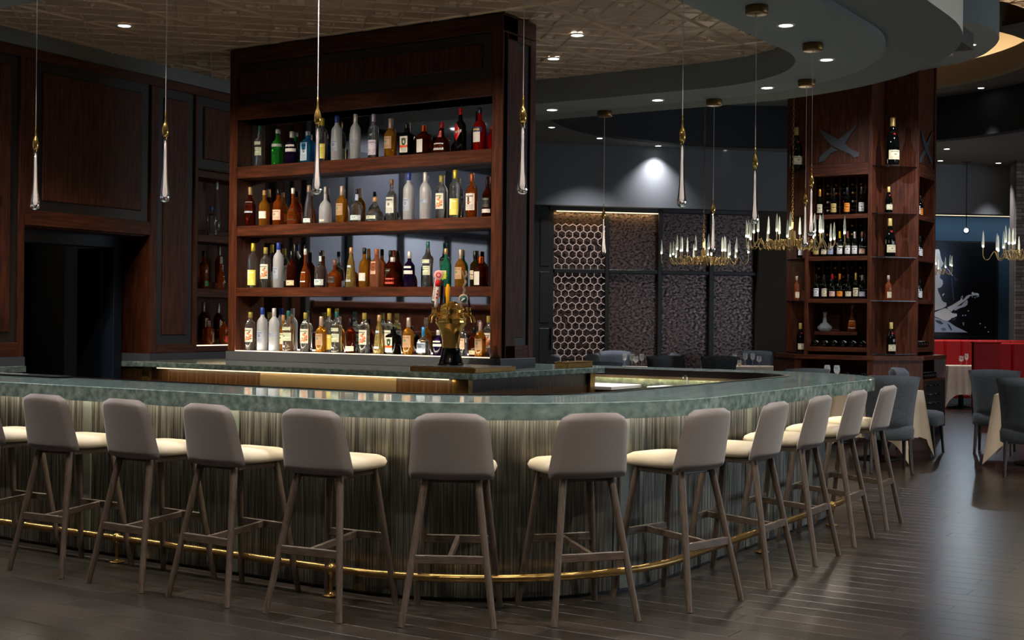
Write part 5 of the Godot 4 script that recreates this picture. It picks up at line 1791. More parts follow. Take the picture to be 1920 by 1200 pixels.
var labels := {}
func paper(which: String) -> StandardMaterial3D:
	if labels.has(which):
		return labels[which]
	var W := 64
	var H := 80
	var im := Image.create(W, H, false, Image.FORMAT_RGB8)
	var r := RandomNumberGenerator.new()
	r.seed = which.hash()
	var pal := {
		"cream": [Color(0.86, 0.82, 0.68), Color(0.3, 0.3, 0.24)], "white": [Color(0.9, 0.9, 0.88), Color(0.25, 0.25, 0.28)], "yellow": [Color(0.9, 0.84, 0.36), Color(0.98, 0.96, 0.85)],
		"purple": [Color(0.85, 0.83, 0.9), Color(0.52, 0.47, 0.66)], "beige": [Color(0.72, 0.58, 0.44), Color(0.45, 0.35, 0.27)], "green": [Color(0.84, 0.86, 0.76), Color(0.22, 0.42, 0.33)],
		"blue": [Color(0.8, 0.87, 0.93), Color(0.2, 0.36, 0.6)], "low": [Color(0.85, 0.9, 0.9), Color(0.35, 0.55, 0.65)], "dark": [Color(0.12, 0.11, 0.12), Color(0.7, 0.66, 0.58)], "grey": [Color(0.62, 0.66, 0.74), Color(0.3, 0.34, 0.48)],
		"peach": [Color(0.9, 0.88, 0.82), Color(0.3, 0.32, 0.26)], "red": [Color(0.75, 0.1, 0.1), Color(0.95, 0.9, 0.85)], "orange": [Color(0.92, 0.55, 0.12), Color(0.3, 0.15, 0.05)], "gold": [Color(0.75, 0.64, 0.38), Color(0.3, 0.24, 0.12)], "pink": [Color(0.9, 0.75, 0.66), Color(0.4, 0.3, 0.28)],
		"stag": [Color(0.86, 0.86, 0.82), Color(0.1, 0.25, 0.16)], "pirate": [Color(0.9, 0.89, 0.86), Color(0.3, 0.12, 0.08)], "plain": [Color(0.88, 0.87, 0.84), Color(0.88, 0.87, 0.84)],
	}
	var c: Array = pal[which]
	im.fill(c[0])
	if which != "plain":
		# a heading, an emblem and lines of small print
		im.fill_rect(Rect2i(10, 10, 44, 7), c[1])
		for k in 6:
			im.fill_rect(Rect2i(12 + k * 7, 9, 2, 9), c[0])
		for y in range(54, 76, 5):
			var x := 8 + r.randi() % 6
			while x < 54:
				var w := 2 + r.randi() % 7
				im.fill_rect(Rect2i(x, y, mini(w, 56 - x), 2), c[1].lerp(c[0], 0.25))
				x += w + 2
	var blob := func(cx: float, cy: float, rad: float, col: Color) -> void:
		for y in H:
			for x in W:
				if Vector2(x - cx, y - cy).length() < rad:
					im.set_pixel(x, y, col)
	match which:
		"peach":
			for p in [[38, 30, 8], [50, 44, 9], [40, 60, 10], [22, 66, 6]]:
				blob.call(p[0], p[1], p[2], Color(0.88, 0.42, 0.27))
				blob.call(p[0] - 2, p[1] - 2, p[2] * 0.5, Color(0.96, 0.68, 0.5))
			for p in [[46, 22, 5], [54, 60, 5], [30, 50, 4], [14, 74, 5]]:
				blob.call(p[0], p[1], p[2], Color(0.38, 0.45, 0.24))
		"yellow":
			im.fill_rect(Rect2i(0, 0, 30, 50), Color(0.95, 0.94, 0.84))
		"stag":
			blob.call(32, 26, 19, Color(0.1, 0.25, 0.16))
			blob.call(32, 27, 8, Color(0.8, 0.8, 0.68))
			im.fill_rect(Rect2i(0, 44, 64, 12), Color(0.85, 0.32, 0.1))
		"pirate":
			im.fill_rect(Rect2i(22, 22, 12, 30), Color(0.36, 0.1, 0.08))
			blob.call(28, 22, 6, Color(0.2, 0.12, 0.1))
			im.fill_rect(Rect2i(18, 40, 24, 5), Color(0.7, 0.45, 0.25))
		"beige":
			blob.call(26, 34, 9, Color(0.3, 0.55, 0.48))
		"green":
			blob.call(22, 32, 9, Color(0.3, 0.5, 0.4))
			im.fill_rect(Rect2i(32, 28, 24, 5), Color(0.35, 0.42, 0.32))
		"blue", "low", "grey":
			blob.call(32, 34, 10, c[1])
			blob.call(32, 34, 5, c[0])
		"purple":
			for k in 18:
				blob.call(r.randf() * W, r.randf() * H, 3.0, Color(0.62, 0.57, 0.75))
		"cream", "white", "gold", "pink", "orange", "red":
			blob.call(32, 36, 8, c[1].lerp(c[0], 0.4))
	var m := mat(Color.WHITE, 0.55)
	m.albedo_texture = ImageTexture.create_from_image(im)
	m.texture_repeat = false
	labels[which] = m
	return m

func liquid(which: String) -> StandardMaterial3D:
	var key := "liquid_" + which
	if M.has(key):
		return M[key]
	var c: Color = {"clear": Color(0.97, 0.985, 0.98), "frost": Color(0.9, 0.92, 0.95), "green": Color(0.25, 0.85, 0.32), "blue": Color(0.22, 0.66, 0.92), "amber": Color(0.95, 0.66, 0.22), "whisky": Color(0.82, 0.4, 0.12), "brown": Color(0.5, 0.17, 0.06), "gold": Color(0.97, 0.85, 0.5), "red": Color(0.93, 0.1, 0.06), "purple": Color(0.22, 0.13, 0.38), "teal": Color(0.3, 0.78, 0.64), "peach": Color(0.97, 0.66, 0.5), "olive": Color(0.35, 0.32, 0.12), "black": Color(0.02, 0.022, 0.02), "wine": Color(0.015, 0.025, 0.018), "rose": Color(0.95, 0.55, 0.35)}[which]
	var m: StandardMaterial3D
	if which in ["black", "wine"]:
		m = mat(c, 0.06)
	else:
		m = glass(c, 0.3 if which == "frost" else 0.0, 0.04)
		m.albedo_color.a = {"clear": 0.025, "frost": 0.36, "brown": 0.08, "purple": 0.12, "olive": 0.1}.get(which, 0.13)
	M[key] = m
	return m

func tint(c: Color, rough := 0.35, metal := 0.0) -> StandardMaterial3D:
	var key := "tint_%s_%.2f_%.1f" % [c.to_html(), rough, metal]
	if not M.has(key):
		M[key] = mat(c, rough, metal)
	return M[key]

func bottle(place: Transform3D, kind: String, h: float, r: float, juice: String, cap: Color, cap_from: float, prints: Array, label: String, group: String) -> Node3D:
	# prints: [paper, y0, y1, half angle]
	var t := thing("bottle" if group != "wine bottles" else "wine_bottle", label, "bottle", place, group)
	var sq := 4.0 if kind == "square" else 0.0
	var pr := profile(kind, h, r)
	var m := MB.new()
	m.lathe(pr, 20, Transform3D.IDENTITY, sq)
	part(t, "glass_body", m.mesh(), liquid(juice))
	var neck: float = (pr[pr.size() - 2] as Vector2).x
	m = MB.new()
	m.lathe([Vector2(neck + 0.0008, h * cap_from), Vector2(neck + 0.002, h * (cap_from + 0.01)), Vector2(neck + 0.002, h * 0.985), Vector2(neck * 0.9, h), Vector2(0, h)], 12)
	part(t, "cap", m.mesh(), tint(cap, 0.35, 0.4 if cap.s < 0.15 or cap.v > 0.6 else 0.0))
	for p in prints:
		var rr := 0.0
		for k in pr.size() - 1:
			if (pr[k] as Vector2).y <= h * p[1] + 0.0001 and (pr[k + 1] as Vector2).y >= h * p[1]:
				rr = maxf(rr, (pr[k] as Vector2).lerp(pr[k + 1], (h * p[1] - pr[k].y) / maxf(1e-5, pr[k + 1].y - pr[k].y)).x)
		var r2 := 0.0
		for k in pr.size() - 1:
			if (pr[k] as Vector2).y <= h * p[2] and (pr[k + 1] as Vector2).y >= h * p[2]:
				r2 = maxf(r2, (pr[k] as Vector2).lerp(pr[k + 1], (h * p[2] - pr[k].y) / maxf(1e-5, pr[k + 1].y - pr[k].y)).x)
		var pm: Material = paper(p[0]) if p[0] is String else tint(p[0], 0.45)
		part(t, "label", arc(rr + 0.0007, h * p[1], h * p[2], p[3], 0.0, sq, r2 + 0.0007), pm)
	return t

func build_bottles() -> void:
	var TEAL := Color(0.1, 0.35, 0.33)
	var GOLD := Color(0.55, 0.5, 0.22)
	var BLUE := Color(0.1, 0.22, 0.55)
	var CORK := Color(0.72, 0.56, 0.4)
	var SILVER := Color(0.75, 0.75, 0.76)
	var BLACK := Color(0.04, 0.04, 0.045)
	var ORANGE := Color(0.82, 0.38, 0.08)
	var WHITE := Color(0.8, 0.78, 0.76)
	# kinds that come back on several shelves: [profile, juice, cap, cap from, prints, words]
	var K := {
		"floral": ["vodka", "clear", GOLD, 0.84, [["peach", 0.22, 0.58, 1.1]], "clear bottle with a peach floral label and olive cap"],
		"bluecap": ["vodka", "frost", BLUE, 0.84, [["grey", 0.2, 0.46, 0.8]], "frosted white bottle with a dark blue capsule"],
		"palace": ["vodka", "frost", SILVER, 0.8, [["grey", 0.34, 0.42, 1.1]], "frosted white bottle with a silver neck and an etched band"],
		"yellow": ["vodka", "clear", Color(0.75, 0.68, 0.2), 0.82, [["yellow", 0.06, 0.4, 1.2]], "clear bottle with a yellow label and yellow neck strip"],
		"dutch": ["waisted", "clear", TEAL, 0.86, [["green", 0.26, 0.46, 1.2], ["green", 0.52, 0.6, 1.0]], "clear waisted bottle with a pale green label and teal cap"],
		"tequila": ["round", "amber", Color(0.7, 0.62, 0.58), 0.74, [["beige", 0.2, 0.52, 0.9]], "amber bottle with a beige label and pale cork cap"],
		"stag": ["square", "black", Color(0.3, 0.34, 0.3), 0.88, [["stag", 0.08, 0.6, 0.62]], "dark green square bottle with an orange and white stag label"],
		"orangecap": ["square", "brown", ORANGE, 0.78, [["plain", 0.05, 0.5, 0.5]], "dark brown square bottle with a white label and orange cap"],
		"bands": ["round", "purple", WHITE, 0.8, [["plain", 0.36, 0.46, 1.3], ["plain", 0.52, 0.58, 1.0]], "dark violet bottle with two white label bands"],
		"brownband": ["round", "brown", BLACK, 0.78, [["cream", 0.06, 0.2, 1.2]], "dark brown bottle with a low cream label"],
	}
	var Y := [2.84, 2.315, 1.77, 1.219]
	var shelf := ["on top back-bar shelf", "on second back-bar shelf", "on third back-bar shelf", "on lowest back-bar shelf"]
	# shelf, x, y of the top, half width in pixels, kind (or full description)
	var rows := [
		[0, 484, 233, 10.5, "dutch"], [0, 517, 240, 11, ["round", "green", SILVER, 0.88, [[Color(0.7, 0.74, 0.72), 0.5, 0.58, 1.5]], "bright green bottle with a silver cap and band"]],
		[0, 544, 244, 12, "bands"], [0, 574, 244, 12.5, ["square", "blue", SILVER, 0.86, [["blue", 0.05, 0.62, 0.55]], "bright blue square bottle with a pale blue label"]],
		[0, 601, 219, 10.5, "yellow"], [0, 628, 215, 10.5, "bluecap"], [0, 663, 212, 10, "palace"], [0, 697, 212, 10, ["vodka", "clear", Color(0.7, 0.68, 0.8), 0.82, [["purple", 0.06, 0.4, 1.0]], "clear bottle with a pale purple label"]],
		[0, 729, 221, 12, "tequila"], [0, 760, 232, 12, "stag"], [0, 792, 234, 13, "orangecap"],
		[0, 825, 228, 15.5, ["onion", "brown", Color(0.55, 0.05, 0.06), 0.8, [["red", 0.5, 0.72, 0.6], ["white", 0.08, 0.3, 0.9]], "dark onion-shaped bottle with a red cap, ribbon and white label"]],
		[0, 860, 202, 11.5, ["round", "black", Color(0.7, 0.06, 0.07), 0.84, [], "tall black bottle with a red diamond label and red cap"]],
		[0, 896, 202, 12.5, ["round", "red", Color(0.05, 0.07, 0.2), 0.86, [["plain", 0.18, 0.42, 0.7]], "bright red bottle with a blue and white label and navy cap"]],
		[1, 467, 348, 10.5, ["round", "brown", Color(0.75, 0.64, 0.45), 0.8, [["blue", 0.34, 0.62, 1.1]], "dark red bottle with a white and blue label and tan cap"]],
		[1, 493.5, 354, 10, ["round", "amber", CORK, 0.86, [["plain", 0.2, 0.4, 1.0]], "amber bottle with a small white label and cork"]],
		[1, 520, 352, 10.5, ["round", "whisky", BLACK, 0.84, [["pink", 0.14, 0.42, 1.2]], "amber whisky bottle with a wide pale pink label"]],
		[1, 547, 350, 10.5, ["onion", "whisky", WHITE, 0.84, [["dark", 0.12, 0.42, 1.0]], "brown bourbon bottle with a black label and thin neck"]],
		[1, 577, 345, 10.5, ["taper", "clear", Color(0.5, 0.42, 0.36), 0.82, [["low", 0.03, 0.14, 0.9]], "clear slim bottle with a bronze neck"]],
		[1, 608, 348, 12, ["squat", "frost", Color(0.6, 0.6, 0.6), 0.8, [["plain", 0.05, 0.1, 0.5]], "grey frosted bottle with dark script"]],
		[1, 639, 347, 11, "tequila"], [1, 667, 353, 12, ["squat", "clear", Color(0.1, 0.1, 0.1), 0.86, [["low", 0.05, 0.2, 1.2], ["blue", 0.66, 0.84, 1.4]], "clear bottle with a blue neck band and low label"]],
		[1, 701, 368, 16.5, ["onion", "clear", CORK, 0.8, [["green", 0.08, 0.22, 0.7]], "clear squat bottle with a round cork and green ribbon"]],
		[1, 732, 335, 10.5, ["round", "clear", Color(0.4, 0.28, 0.14), 0.86, [["white", 0.18, 0.56, 1.0]], "clear bottle with a tall white label and brown cap"]],
		[1, 764, 323, 10.5, "bluecap"], [1, 795, 322, 10.5, "palace"], [1, 825, 328, 10.5, "floral"], [1, 851, 318, 10.5, "yellow"],
		[1, 882, 325, 11, ["round", "whisky", Color(0.6, 0.32, 0.2), 0.82, [["pirate", 0.16, 0.54, 1.0]], "brown rum bottle with a white picture label"]],
		[1, 911, 335, 9.5, ["round", "brown", BLACK, 0.78, [["dark", 0.24, 0.5, 1.0], ["plain", 0.1, 0.2, 1.2]], "dark bottle with a black cap and white band"]],
		[2, 473.5, 453, 10, "yellow"], [2, 497, 461, 10, "floral"], [2, 521, 452.5, 10, "bluecap"], [2, 546, 468, 10, "brownband"],
		[2, 571.5, 464, 10, ["onion", "whisky", WHITE, 0.84, [["blue", 0.14, 0.4, 0.6]], "brown bourbon bottle with a blue label"]],
		[2, 600, 467, 11.5, ["squat", "clear", BLACK, 0.88, [["low", 0.06, 0.22, 1.2], ["low", 0.7, 0.84, 1.4]], "clear bottle with a pale blue neck band and low white label"]],
		[2, 627, 485, 13, ["squat", "whisky", Color(0.45, 0.3, 0.24), 0.8, [["dark", 0.16, 0.4, 0.8]], "short broad whisky bottle with a dark label"]],
		[2, 657, 462, 10, ["taper", "gold", CORK, 0.84, [["blue", 0.14, 0.55, 0.7]], "tapering gold bottle with a slanted pale blue label"]],
		[2, 682, 463, 10, ["round", "amber", BLACK, 0.84, [["plain", 0.16, 0.36, 1.0]], "amber bottle with a small white label and black cap"]],
		[2, 705.5, 465, 11, ["square", "peach", Color(0.72, 0.42, 0.3), 0.84, [["pink", 0.34, 0.66, 0.5]], "pale salmon pink square bottle with a copper cap"]],
		[2, 735, 481, 14.5, ["onion", "brown", SILVER, 0.84, [["red", 0.1, 0.3, 0.8]], "dark red round-bodied bottle with a silver cap"]],
		[2, 766.5, 470, 10.5, "bands"], [2, 801, 452, 11, "dutch"], [2, 835, 465, 10.5, ["round", "teal", Color(0.6, 0.5, 0.36), 0.84, [["cream", 0.2, 0.42, 0.8]], "teal green glass bottle behind the beer tap handles"]],
		[2, 862.5, 467, 10.5, "tequila"], [2, 901, 481, 12, "orangecap"],
		[3, 469.5, 582, 10, "floral", "peach floral bottle next to the frosted bottles"], [3, 492, 574, 10, "bluecap"], [3, 514, 575, 10, "palace"], [3, 541, 580, 11.5, "dutch"], [3, 573, 583.5, 10, "floral", "peach floral bottle next to an amber beige-labelled one"], [3, 602.5, 591, 10.5, "tequila", "amber beige-labelled bottle between floral and teal-capped ones"], [3, 631.5, 582, 11, "dutch", "teal-capped waisted bottle between amber and dark brown ones"], [3, 658, 595, 10, "brownband"], [3, 683.5, 585, 10.5, "floral", "peach floral bottle between dark brown and gold ones"],
		[3, 711, 589, 10, ["taper", "gold", CORK, 0.84, [["blue", 0.14, 0.6, 0.7]], "tapering gold bottle with a slanted pale blue label"]],
		[3, 737.5, 610, 12.5, "stag"], [3, 766, 594, 11, "tequila", "amber beige-labelled bottle between stag-labelled and blue-capped ones"], [3, 794, 612, 12.5, ["squat", "clear", Color(0.2, 0.5, 0.72), 0.68, [["blue", 0.1, 0.45, 1.0]], "clear broad bottle with a pointed blue cap"]],
		[3, 822, 618, 10, "bands"], [3, 867, 600, 10, ["round", "clear", WHITE, 0.84, [["pink", 0.2, 0.5, 1.0]], "clear bottle with a pale label half behind the beer tower"]], [3, 901, 603, 10.5, "tequila", "amber beige-labelled bottle nearest the side stile"],
	]
	var fr := Transform3D(Basis.IDENTITY, Vector3(0, 0, BBF))
	for e in rows:
		var z := -0.062
		var pf := Transform3D(Basis.IDENTITY, Vector3(0, 0, BBF + z))
		var p := on_plane(pf, e[1], 600)
		var top := on_plane(pf, e[1], e[2]).y
		var Zd := -sin(YAW) * p.x + cos(YAW) * -(BBF + z)
		var k: Array = K[e[4]] if e[4] is String else e[4]
		var h: float = top - Y[e[0]]
		bottle(T(Vector3(p.x, Y[e[0]], BBF + z), rng.randf_range(-0.15, 0.15)), k[0], h, e[3] * Zd / F, k[1], k[2], k[3], k[4], (e[5] if e.size() > 5 else k[5]) + " " + shelf[e[0]], "liquor bottles on the back bar")
	# second row, close to the mirror
	for e in [[2, 731, 468, 9.5, ["round", "brown", BLACK, 0.82, [["dark", 0.2, 0.5, 1.0]], "dark bottle standing behind the red round-bodied one"]], [2, 552, 455, 9, ["wine", "black", BLACK, 0.7, [], "slim black bottle standing behind the dark brown one"]], [2, 890, 470, 9.5, ["wine", "olive", BLACK, 0.78, [["cream", 0.2, 0.45, 1.0]], "olive green bottle standing behind the orange-capped one"]],
			[3, 617, 576, 9.5, ["vodka", "clear", Color(0.75, 0.68, 0.2), 0.82, [["yellow", 0.06, 0.4, 1.2]], "clear yellow-labelled bottle behind the amber and teal-capped ones"]], [3, 730, 586, 9.5, ["vodka", "clear", GOLD, 0.84, [["peach", 0.22, 0.58, 1.1]], "peach floral bottle behind the stag-labelled one"]], [3, 889, 612, 9.5, "brownband"], [3, 916, 592, 9, ["vodka", "clear", GOLD, 0.84, [["peach", 0.22, 0.58, 1.1]], "peach floral bottle half hidden by the side stile"]], [0, 919, 236, 9, ["round", "red", Color(0.5, 0.05, 0.05), 0.84, [], "red bottle half hidden by the side stile"]], [3, 531, 588, 9, ["round", "amber", CORK, 0.84, [["cream", 0.2, 0.5, 1.0]], "small amber bottle standing behind the teal-capped one"]]]:
		var z := -0.13
		var pf := Transform3D(Basis.IDENTITY, Vector3(0, 0, BBF + z))
		var p := on_plane(pf, e[1], 600)
		p.x = minf(p.x, BB1 - 0.145)
		var top := on_plane(pf, e[1], e[2]).y
		var k: Array = K[e[4]] if e[4] is String else e[4]
		bottle(T(Vector3(p.x, Y[e[0]], BBF + z)), k[0], top - Y[e[0]], e[3] * 10.9 / F, k[1], k[2], k[3], k[4], k[5] + (", in back row " if e[4] is String else " ") + shelf[e[0]], "liquor bottles on the back bar")
	# red diamond and lettering on the tall black bottle, blue band and lettering on the bright red one
	for o in get_children():
		var lb: String = o.get_meta("label", "")
		if lb.begins_with("tall black bottle"):
			var h := 0.42
			for c in o.get_children():
				h = maxf(h, (c as MeshInstance3D).mesh.get_aabb().end.y)
			var r: float = (o.get_child(0) as MeshInstance3D).mesh.get_aabb().end.x
			var m := MB.new()
			for k in 8:
				var a0 := -0.8 + 1.6 * k / 8.0
				var a1 := -0.8 + 1.6 * (k + 1) / 8.0
				var w0 := (1.0 - absf(a0) / 0.8) * h * 0.17
				var w1 := (1.0 - absf(a1) / 0.8) * h * 0.17
				var rr := r + 0.001
				m.quad(Vector3(sin(a0) * rr, h * 0.36 - w0, cos(a0) * rr), Vector3(sin(a1) * rr, h * 0.36 - w1, cos(a1) * rr), Vector3(sin(a1) * rr, h * 0.36 + w1, cos(a1) * rr), Vector3(sin(a0) * rr, h * 0.36 + w0, cos(a0) * rr), Vector3(0, 0, 1))
			part(o, "label", m.mesh(), tint(Color(0.78, 0.09, 0.1), 0.4), Transform3D.IDENTITY, "red diamond label with white lettering")
			part(o, "lettering", bent_text("CYNAR", 0.022, r + 0.002, h * 0.36, 0.0, 0.2), M.white)
		if lb.begins_with("bright red bottle"):
			var r: float = (o.get_child(0) as MeshInstance3D).mesh.get_aabb().end.x
			var h: float = (o.get_child(1) as MeshInstance3D).mesh.get_aabb().end.y
			part(o, "label", arc(r + 0.001, h * 0.42, h * 0.53, 0.95), tint(Color(0.08, 0.14, 0.42), 0.4), Transform3D.IDENTITY, "blue band with yellow lettering")
			part(o, "lettering", bent_text("APEROL", 0.014, r + 0.002, h * 0.475), tint(Color(0.95, 0.8, 0.2), 0.5))
	# bottles in the wall niche
	var nf := frame(Vector3(-9.58, 0, -7.0), Vector3(-9.82, 0, -9.85))
	var ny := [2.322, 1.792, 1.233]
	for e in [[0, 395.5, 383, 8, -0.06, ["square", "clear", Color(0.15, 0.4, 0.65), 0.84, [["plain", 0.05, 0.2, 0.4], [Color(0.1, 0.42, 0.66), 0.08, 0.24, 0.25]], "clear square bottle with a blue cap and blue label square on the niche shelf"]],
			[0, 404, 337, 8.5, -0.2, ["taper", "clear", WHITE, 0.84, [], "tall tapering clear bottle standing behind on the upper niche shelf"]],
			[1, 381, 467, 9.5, -0.06, ["round", "whisky", BLACK, 0.84, [[Color(0.2, 0.45, 0.14), 0.06, 0.2, 1.0]], "brown bottle with a green band in the wall niche"]],
			[1, 410, 459, 8, -0.2, ["round", "whisky", Color(0.7, 0.66, 0.6), 0.76, [["white", 0.2, 0.5, 0.7]], "amber bottle with a white label at the back of the wall niche"]],
			[1, 414, 478, 8.5, -0.06, ["onion", "whisky", Color(0.6, 0.55, 0.5), 0.78, [["blue", 0.2, 0.4, 0.7]], "small amber round bottle in the wall niche"]],
			[2, 381, 562.5, 9.5, -0.2, ["round", "brown", Color(0.6, 0.5, 0.48), 0.72, [["gold", 0.3, 0.55, 0.8]], "dark brown bottle with a gold label at the back of the lit niche shelf"]],
			[2, 409, 566, 9, -0.2, ["round", "brown", WHITE, 0.7, [["cream", 0.2, 0.48, 0.9]], "dark red bottle with a white capsule on the lit niche shelf"]],
			[2, 391, 598, 9.5, -0.06, ["square", "whisky", WHITE, 0.7, [["beige", 0.1, 0.5, 0.55]], "square amber bottle with a tan label on the lit niche shelf"]],
			[2, 420, 590, 8.5, -0.06, ["round", "whisky", BLACK, 0.82, [[Color(0.85, 0.22, 0.1), 0.08, 0.3, 1.0]], "amber bottle with a red-orange label on the lit niche shelf"]]]:
		var pf := nf * Transform3D(Basis.IDENTITY, Vector3(0, 0, e[4]))
		var p := on_plane(pf, e[1], e[2])
		var k: Array = e[5]
		var base: float = ny[e[0]] + (0.06 if e[4] < -0.1 else 0.0) + (0.005 if e[4] < -0.1 and e[0] == 1 else 0.0)
		var tr := pf * T(Vector3(p.x, base, 0), 0.4)
		bottle(tr, k[0], p.y - base, e[3] * 13.4 / F, k[1], k[2], k[3], k[4], k[5], "bottles in the wall niche")

# ---------------------------------------------------------------- wine and champagne in the tower
func build_tower_bottles() -> void:
	var G := "wine bottles"
	var GOLD := Color(0.8, 0.68, 0.4)
	# champagne on the glass shelves
	var side := [[2, 1670, 3.6, 0.62, "very large champagne bottle"], [2, 1664, 2.97, 0.34, "champagne bottle"], [2, 1667, 2.39, 0.5, "large champagne bottle"], [2, 1665, 1.81, 0.33, "rose"], [2, 1671, 1.1, 0.42, "magnum champagne bottle"],
		[1, 1490, 3.6, 0.57, "very large champagne bottle"], [1, 1498, 2.39, 0.34, "wine bottle"], [1, 1493, 1.81, 0.33, "rose"], [1, 1501, 1.1, 0.4, "magnum champagne bottle"]]
	for e in side:
		var p := at_depth(e[1], 600, 17.72 if e[0] == 2 else 18.35)
		var words: String = "aisle-side corner of wine tower" if e[0] == 2 else "mirror-side corner of wine tower"
		var high: String = {3.6: "topmost", 2.97: "second", 2.39: "third", 1.81: "fourth", 1.1: "lowest"}[e[2]]
		var place := T(Vector3(p.x, e[2], p.z), YAW + 0.2)
		if e[4] == "rose":
			bottle(place, "wine", e[3], 0.042, "rose", Color(0.75, 0.65, 0.6), 0.82, [["cream", 0.1, 0.34, 0.8]], "pale rose wine bottle, %s glass shelf, %s" % [high, words], G)
		elif e[4] == "wine bottle":
			bottle(place, "wine", e[3], 0.04, "wine", Color(0.1, 0.1, 0.1), 0.75, [["white", 0.1, 0.5, 0.9]], "dark wine bottle, %s glass shelf, %s" % [high, words], G)
		else:
			var t := bottle(place, "champagne", e[3], e[3] * 0.145, "wine", GOLD, 0.68, [["cream", 0.1, 0.3, 1.0]], "%s with gold foil, %s glass shelf, %s" % [e[4], high, words], G)
			var m := MB.new()
			m.lathe([Vector2(0, 0), Vector2(e[3] * 0.032, 0), Vector2(e[3] * 0.034, 0.004), Vector2(0, 0.008)], 12, Transform3D(Basis(Vector3.RIGHT, PI / 2 - 0.5), Vector3(0, e[3] * 0.65, e[3] * 0.085)))
			part(t, "seal", m.mesh(), tint(Color(0.7, 0.06, 0.08), 0.4), Transform3D.IDENTITY, "round red seal")
			part(t, "foil_collar", arc(e[3] * 0.145 * 0.62, e[3] * 0.6, e[3] * 0.69, 1.2, 0.0, 0.0, e[3] * 0.145 * 0.58), tint(Color(0.05, 0.05, 0.06), 0.3))
	# standing bottles on the front shelves
	var stand := [
		[2.96, 1535, 0.36, "wine", Color(0.8, 0.55, 0.15), "cream", "amber-capped"], [2.96, 1561, 0.37, "wine", Color(0.05, 0.05, 0.05), "gold", "gold-labelled"], [2.96, 1586, 0.37, "wine", Color(0.12, 0.12, 0.14), "orange", "orange-labelled"], [2.96, 1613, 0.37, "wine", Color(0.2, 0.2, 0.22), "white", "tall white-labelled"],
		[2.40, 1529, 0.32, "champagne", Color(0.05, 0.05, 0.05), "gold", "dark-capped"], [2.40, 1544, 0.33, "champagne", Color(0.1, 0.08, 0.08), "cream", "cream-labelled"], [2.40, 1556, 0.33, "wine", Color(0.1, 0.1, 0.12), "grey", "grey-labelled"], [2.40, 1573, 0.34, "wine", Color(0.85, 0.75, 0.1), "white", "yellow-capped"], [2.40, 1588, 0.34, "wine", Color(0.5, 0.3, 0.25), "white", "tall-labelled"], [2.40, 1601, 0.33, "wine", Color(0.75, 0.75, 0.72), "white", "silver-capped"], [2.40, 1615, 0.33, "champagne", Color(0.45, 0.28, 0.2), "pink", "bronze-foiled"],
		[1.83, 1530, 0.34, "wine", Color(0.06, 0.07, 0.07), "white", "black-capped"], [1.83, 1545, 0.33, "wine", Color(0.12, 0.14, 0.13), "cream", "dark green"], [1.83, 1560, 0.34, "champagne", Color(0.75, 0.05, 0.1), "pink", "red-foiled"], [1.83, 1574, 0.34, "champagne", Color(0.85, 0.48, 0.08), "orange", "orange-foiled"], [1.83, 1590, 0.33, "champagne", Color(0.1, 0.1, 0.11), "cream", "broad"], [1.83, 1604, 0.35, "wine", Color(0.72, 0.62, 0.3), "cream", "gold-capped"], [1.83, 1616, 0.32, "champagne", Color(0.5, 0.48, 0.5), "purple", "grey-foiled"]]
	var ff := Transform3D(Basis.IDENTITY, Vector3(0, 0, -TB[0] - 0.1))
	for e in stand:
		var p := on_plane(ff, e[1], 600)
		var which: String = {2.96: "upper", 2.40: "middle", 1.83: "lower"}[e[0]]
		bottle(T(Vector3(p.x, e[0], ff.origin.z), 0.25), e[3], e[2], 0.043 if e[3] == "champagne" else 0.039, "wine", e[4], 0.72, [[e[5], 0.1, 0.42 if e[3] == "wine" else 0.3, 1.1]], "%s wine bottle standing on the %s front shelf of the wine tower" % [e[6], which], G)
	# necks of racked bottles behind them
	var neck := MB.new()
	neck.lathe([Vector2(0, 0.0), Vector2(0.0155, 0.0), Vector2(0.017, 0.006), Vector2(0.015, 0.05), Vector2(0.015, 0.09), Vector2(0.036, 0.16), Vector2(0.036, 0.17), Vector2(0, 0.17)], 10, Transform3D(Basis(Vector3.RIGHT, -PI / 2), Vector3.ZERO))
	var nm := neck.mesh()
	var foils := [Color(0.5, 0.52, 0.46), Color(0.62, 0.38, 0.12), Color(0.5, 0.1, 0.16), Color(0.14, 0.16, 0.17), Color(0.68, 0.66, 0.6), Color(0.55, 0.45, 0.15)]
	var words := ["pale green", "copper", "wine red", "black", "silver", "gold"]
	for lv in [[2.96, 4], [2.40, 4], [1.83, 4]]:
		for c in 7:
			for r in lv[1]:
				var k: int = (c * 2 + int(lv[0] * 7) + (r / 2)) % 6
				var x: float = TA[1] + 0.05 + (TA[2] - TA[1] - 0.1) * (c + 0.5) / 7.0
				solo("racked_bottle", nm, tint(foils[k], 0.35, 0.3), "wine bottle racked behind the %s front shelf, %s foil end showing" % [{2.96: "upper", 2.40: "middle", 1.83: "lower"}[lv[0]], words[k]], "bottle", T(Vector3(x, lv[0] + 0.075 + r * 0.115, -17.72)), "racked wine bottles in the tower")
	# lying bottles, labels up
	var lie := func(x: float, y: float, z: float, col: String, cap: Color, yaw: float, label: String) -> void:
		var tr := Transform3D(Basis(Vector3.UP, yaw) * Basis(Vector3.RIGHT, -PI / 2), Vector3(x, y, z))
		bottle(tr, "champagne", 0.32, 0.042, "wine", cap, 0.72, [[col, 0.14, 0.44, 1.2]], label, G)
	for k in 6:
		lie.call(-6.46 + k * 0.13, 1.225, -17.54, ["cream", "white", "cream", "low", "white", "cream"][k], Color(0.1, 0.1, 0.1), 0.15, "wine bottle lying label up on the shelf above the tower base")
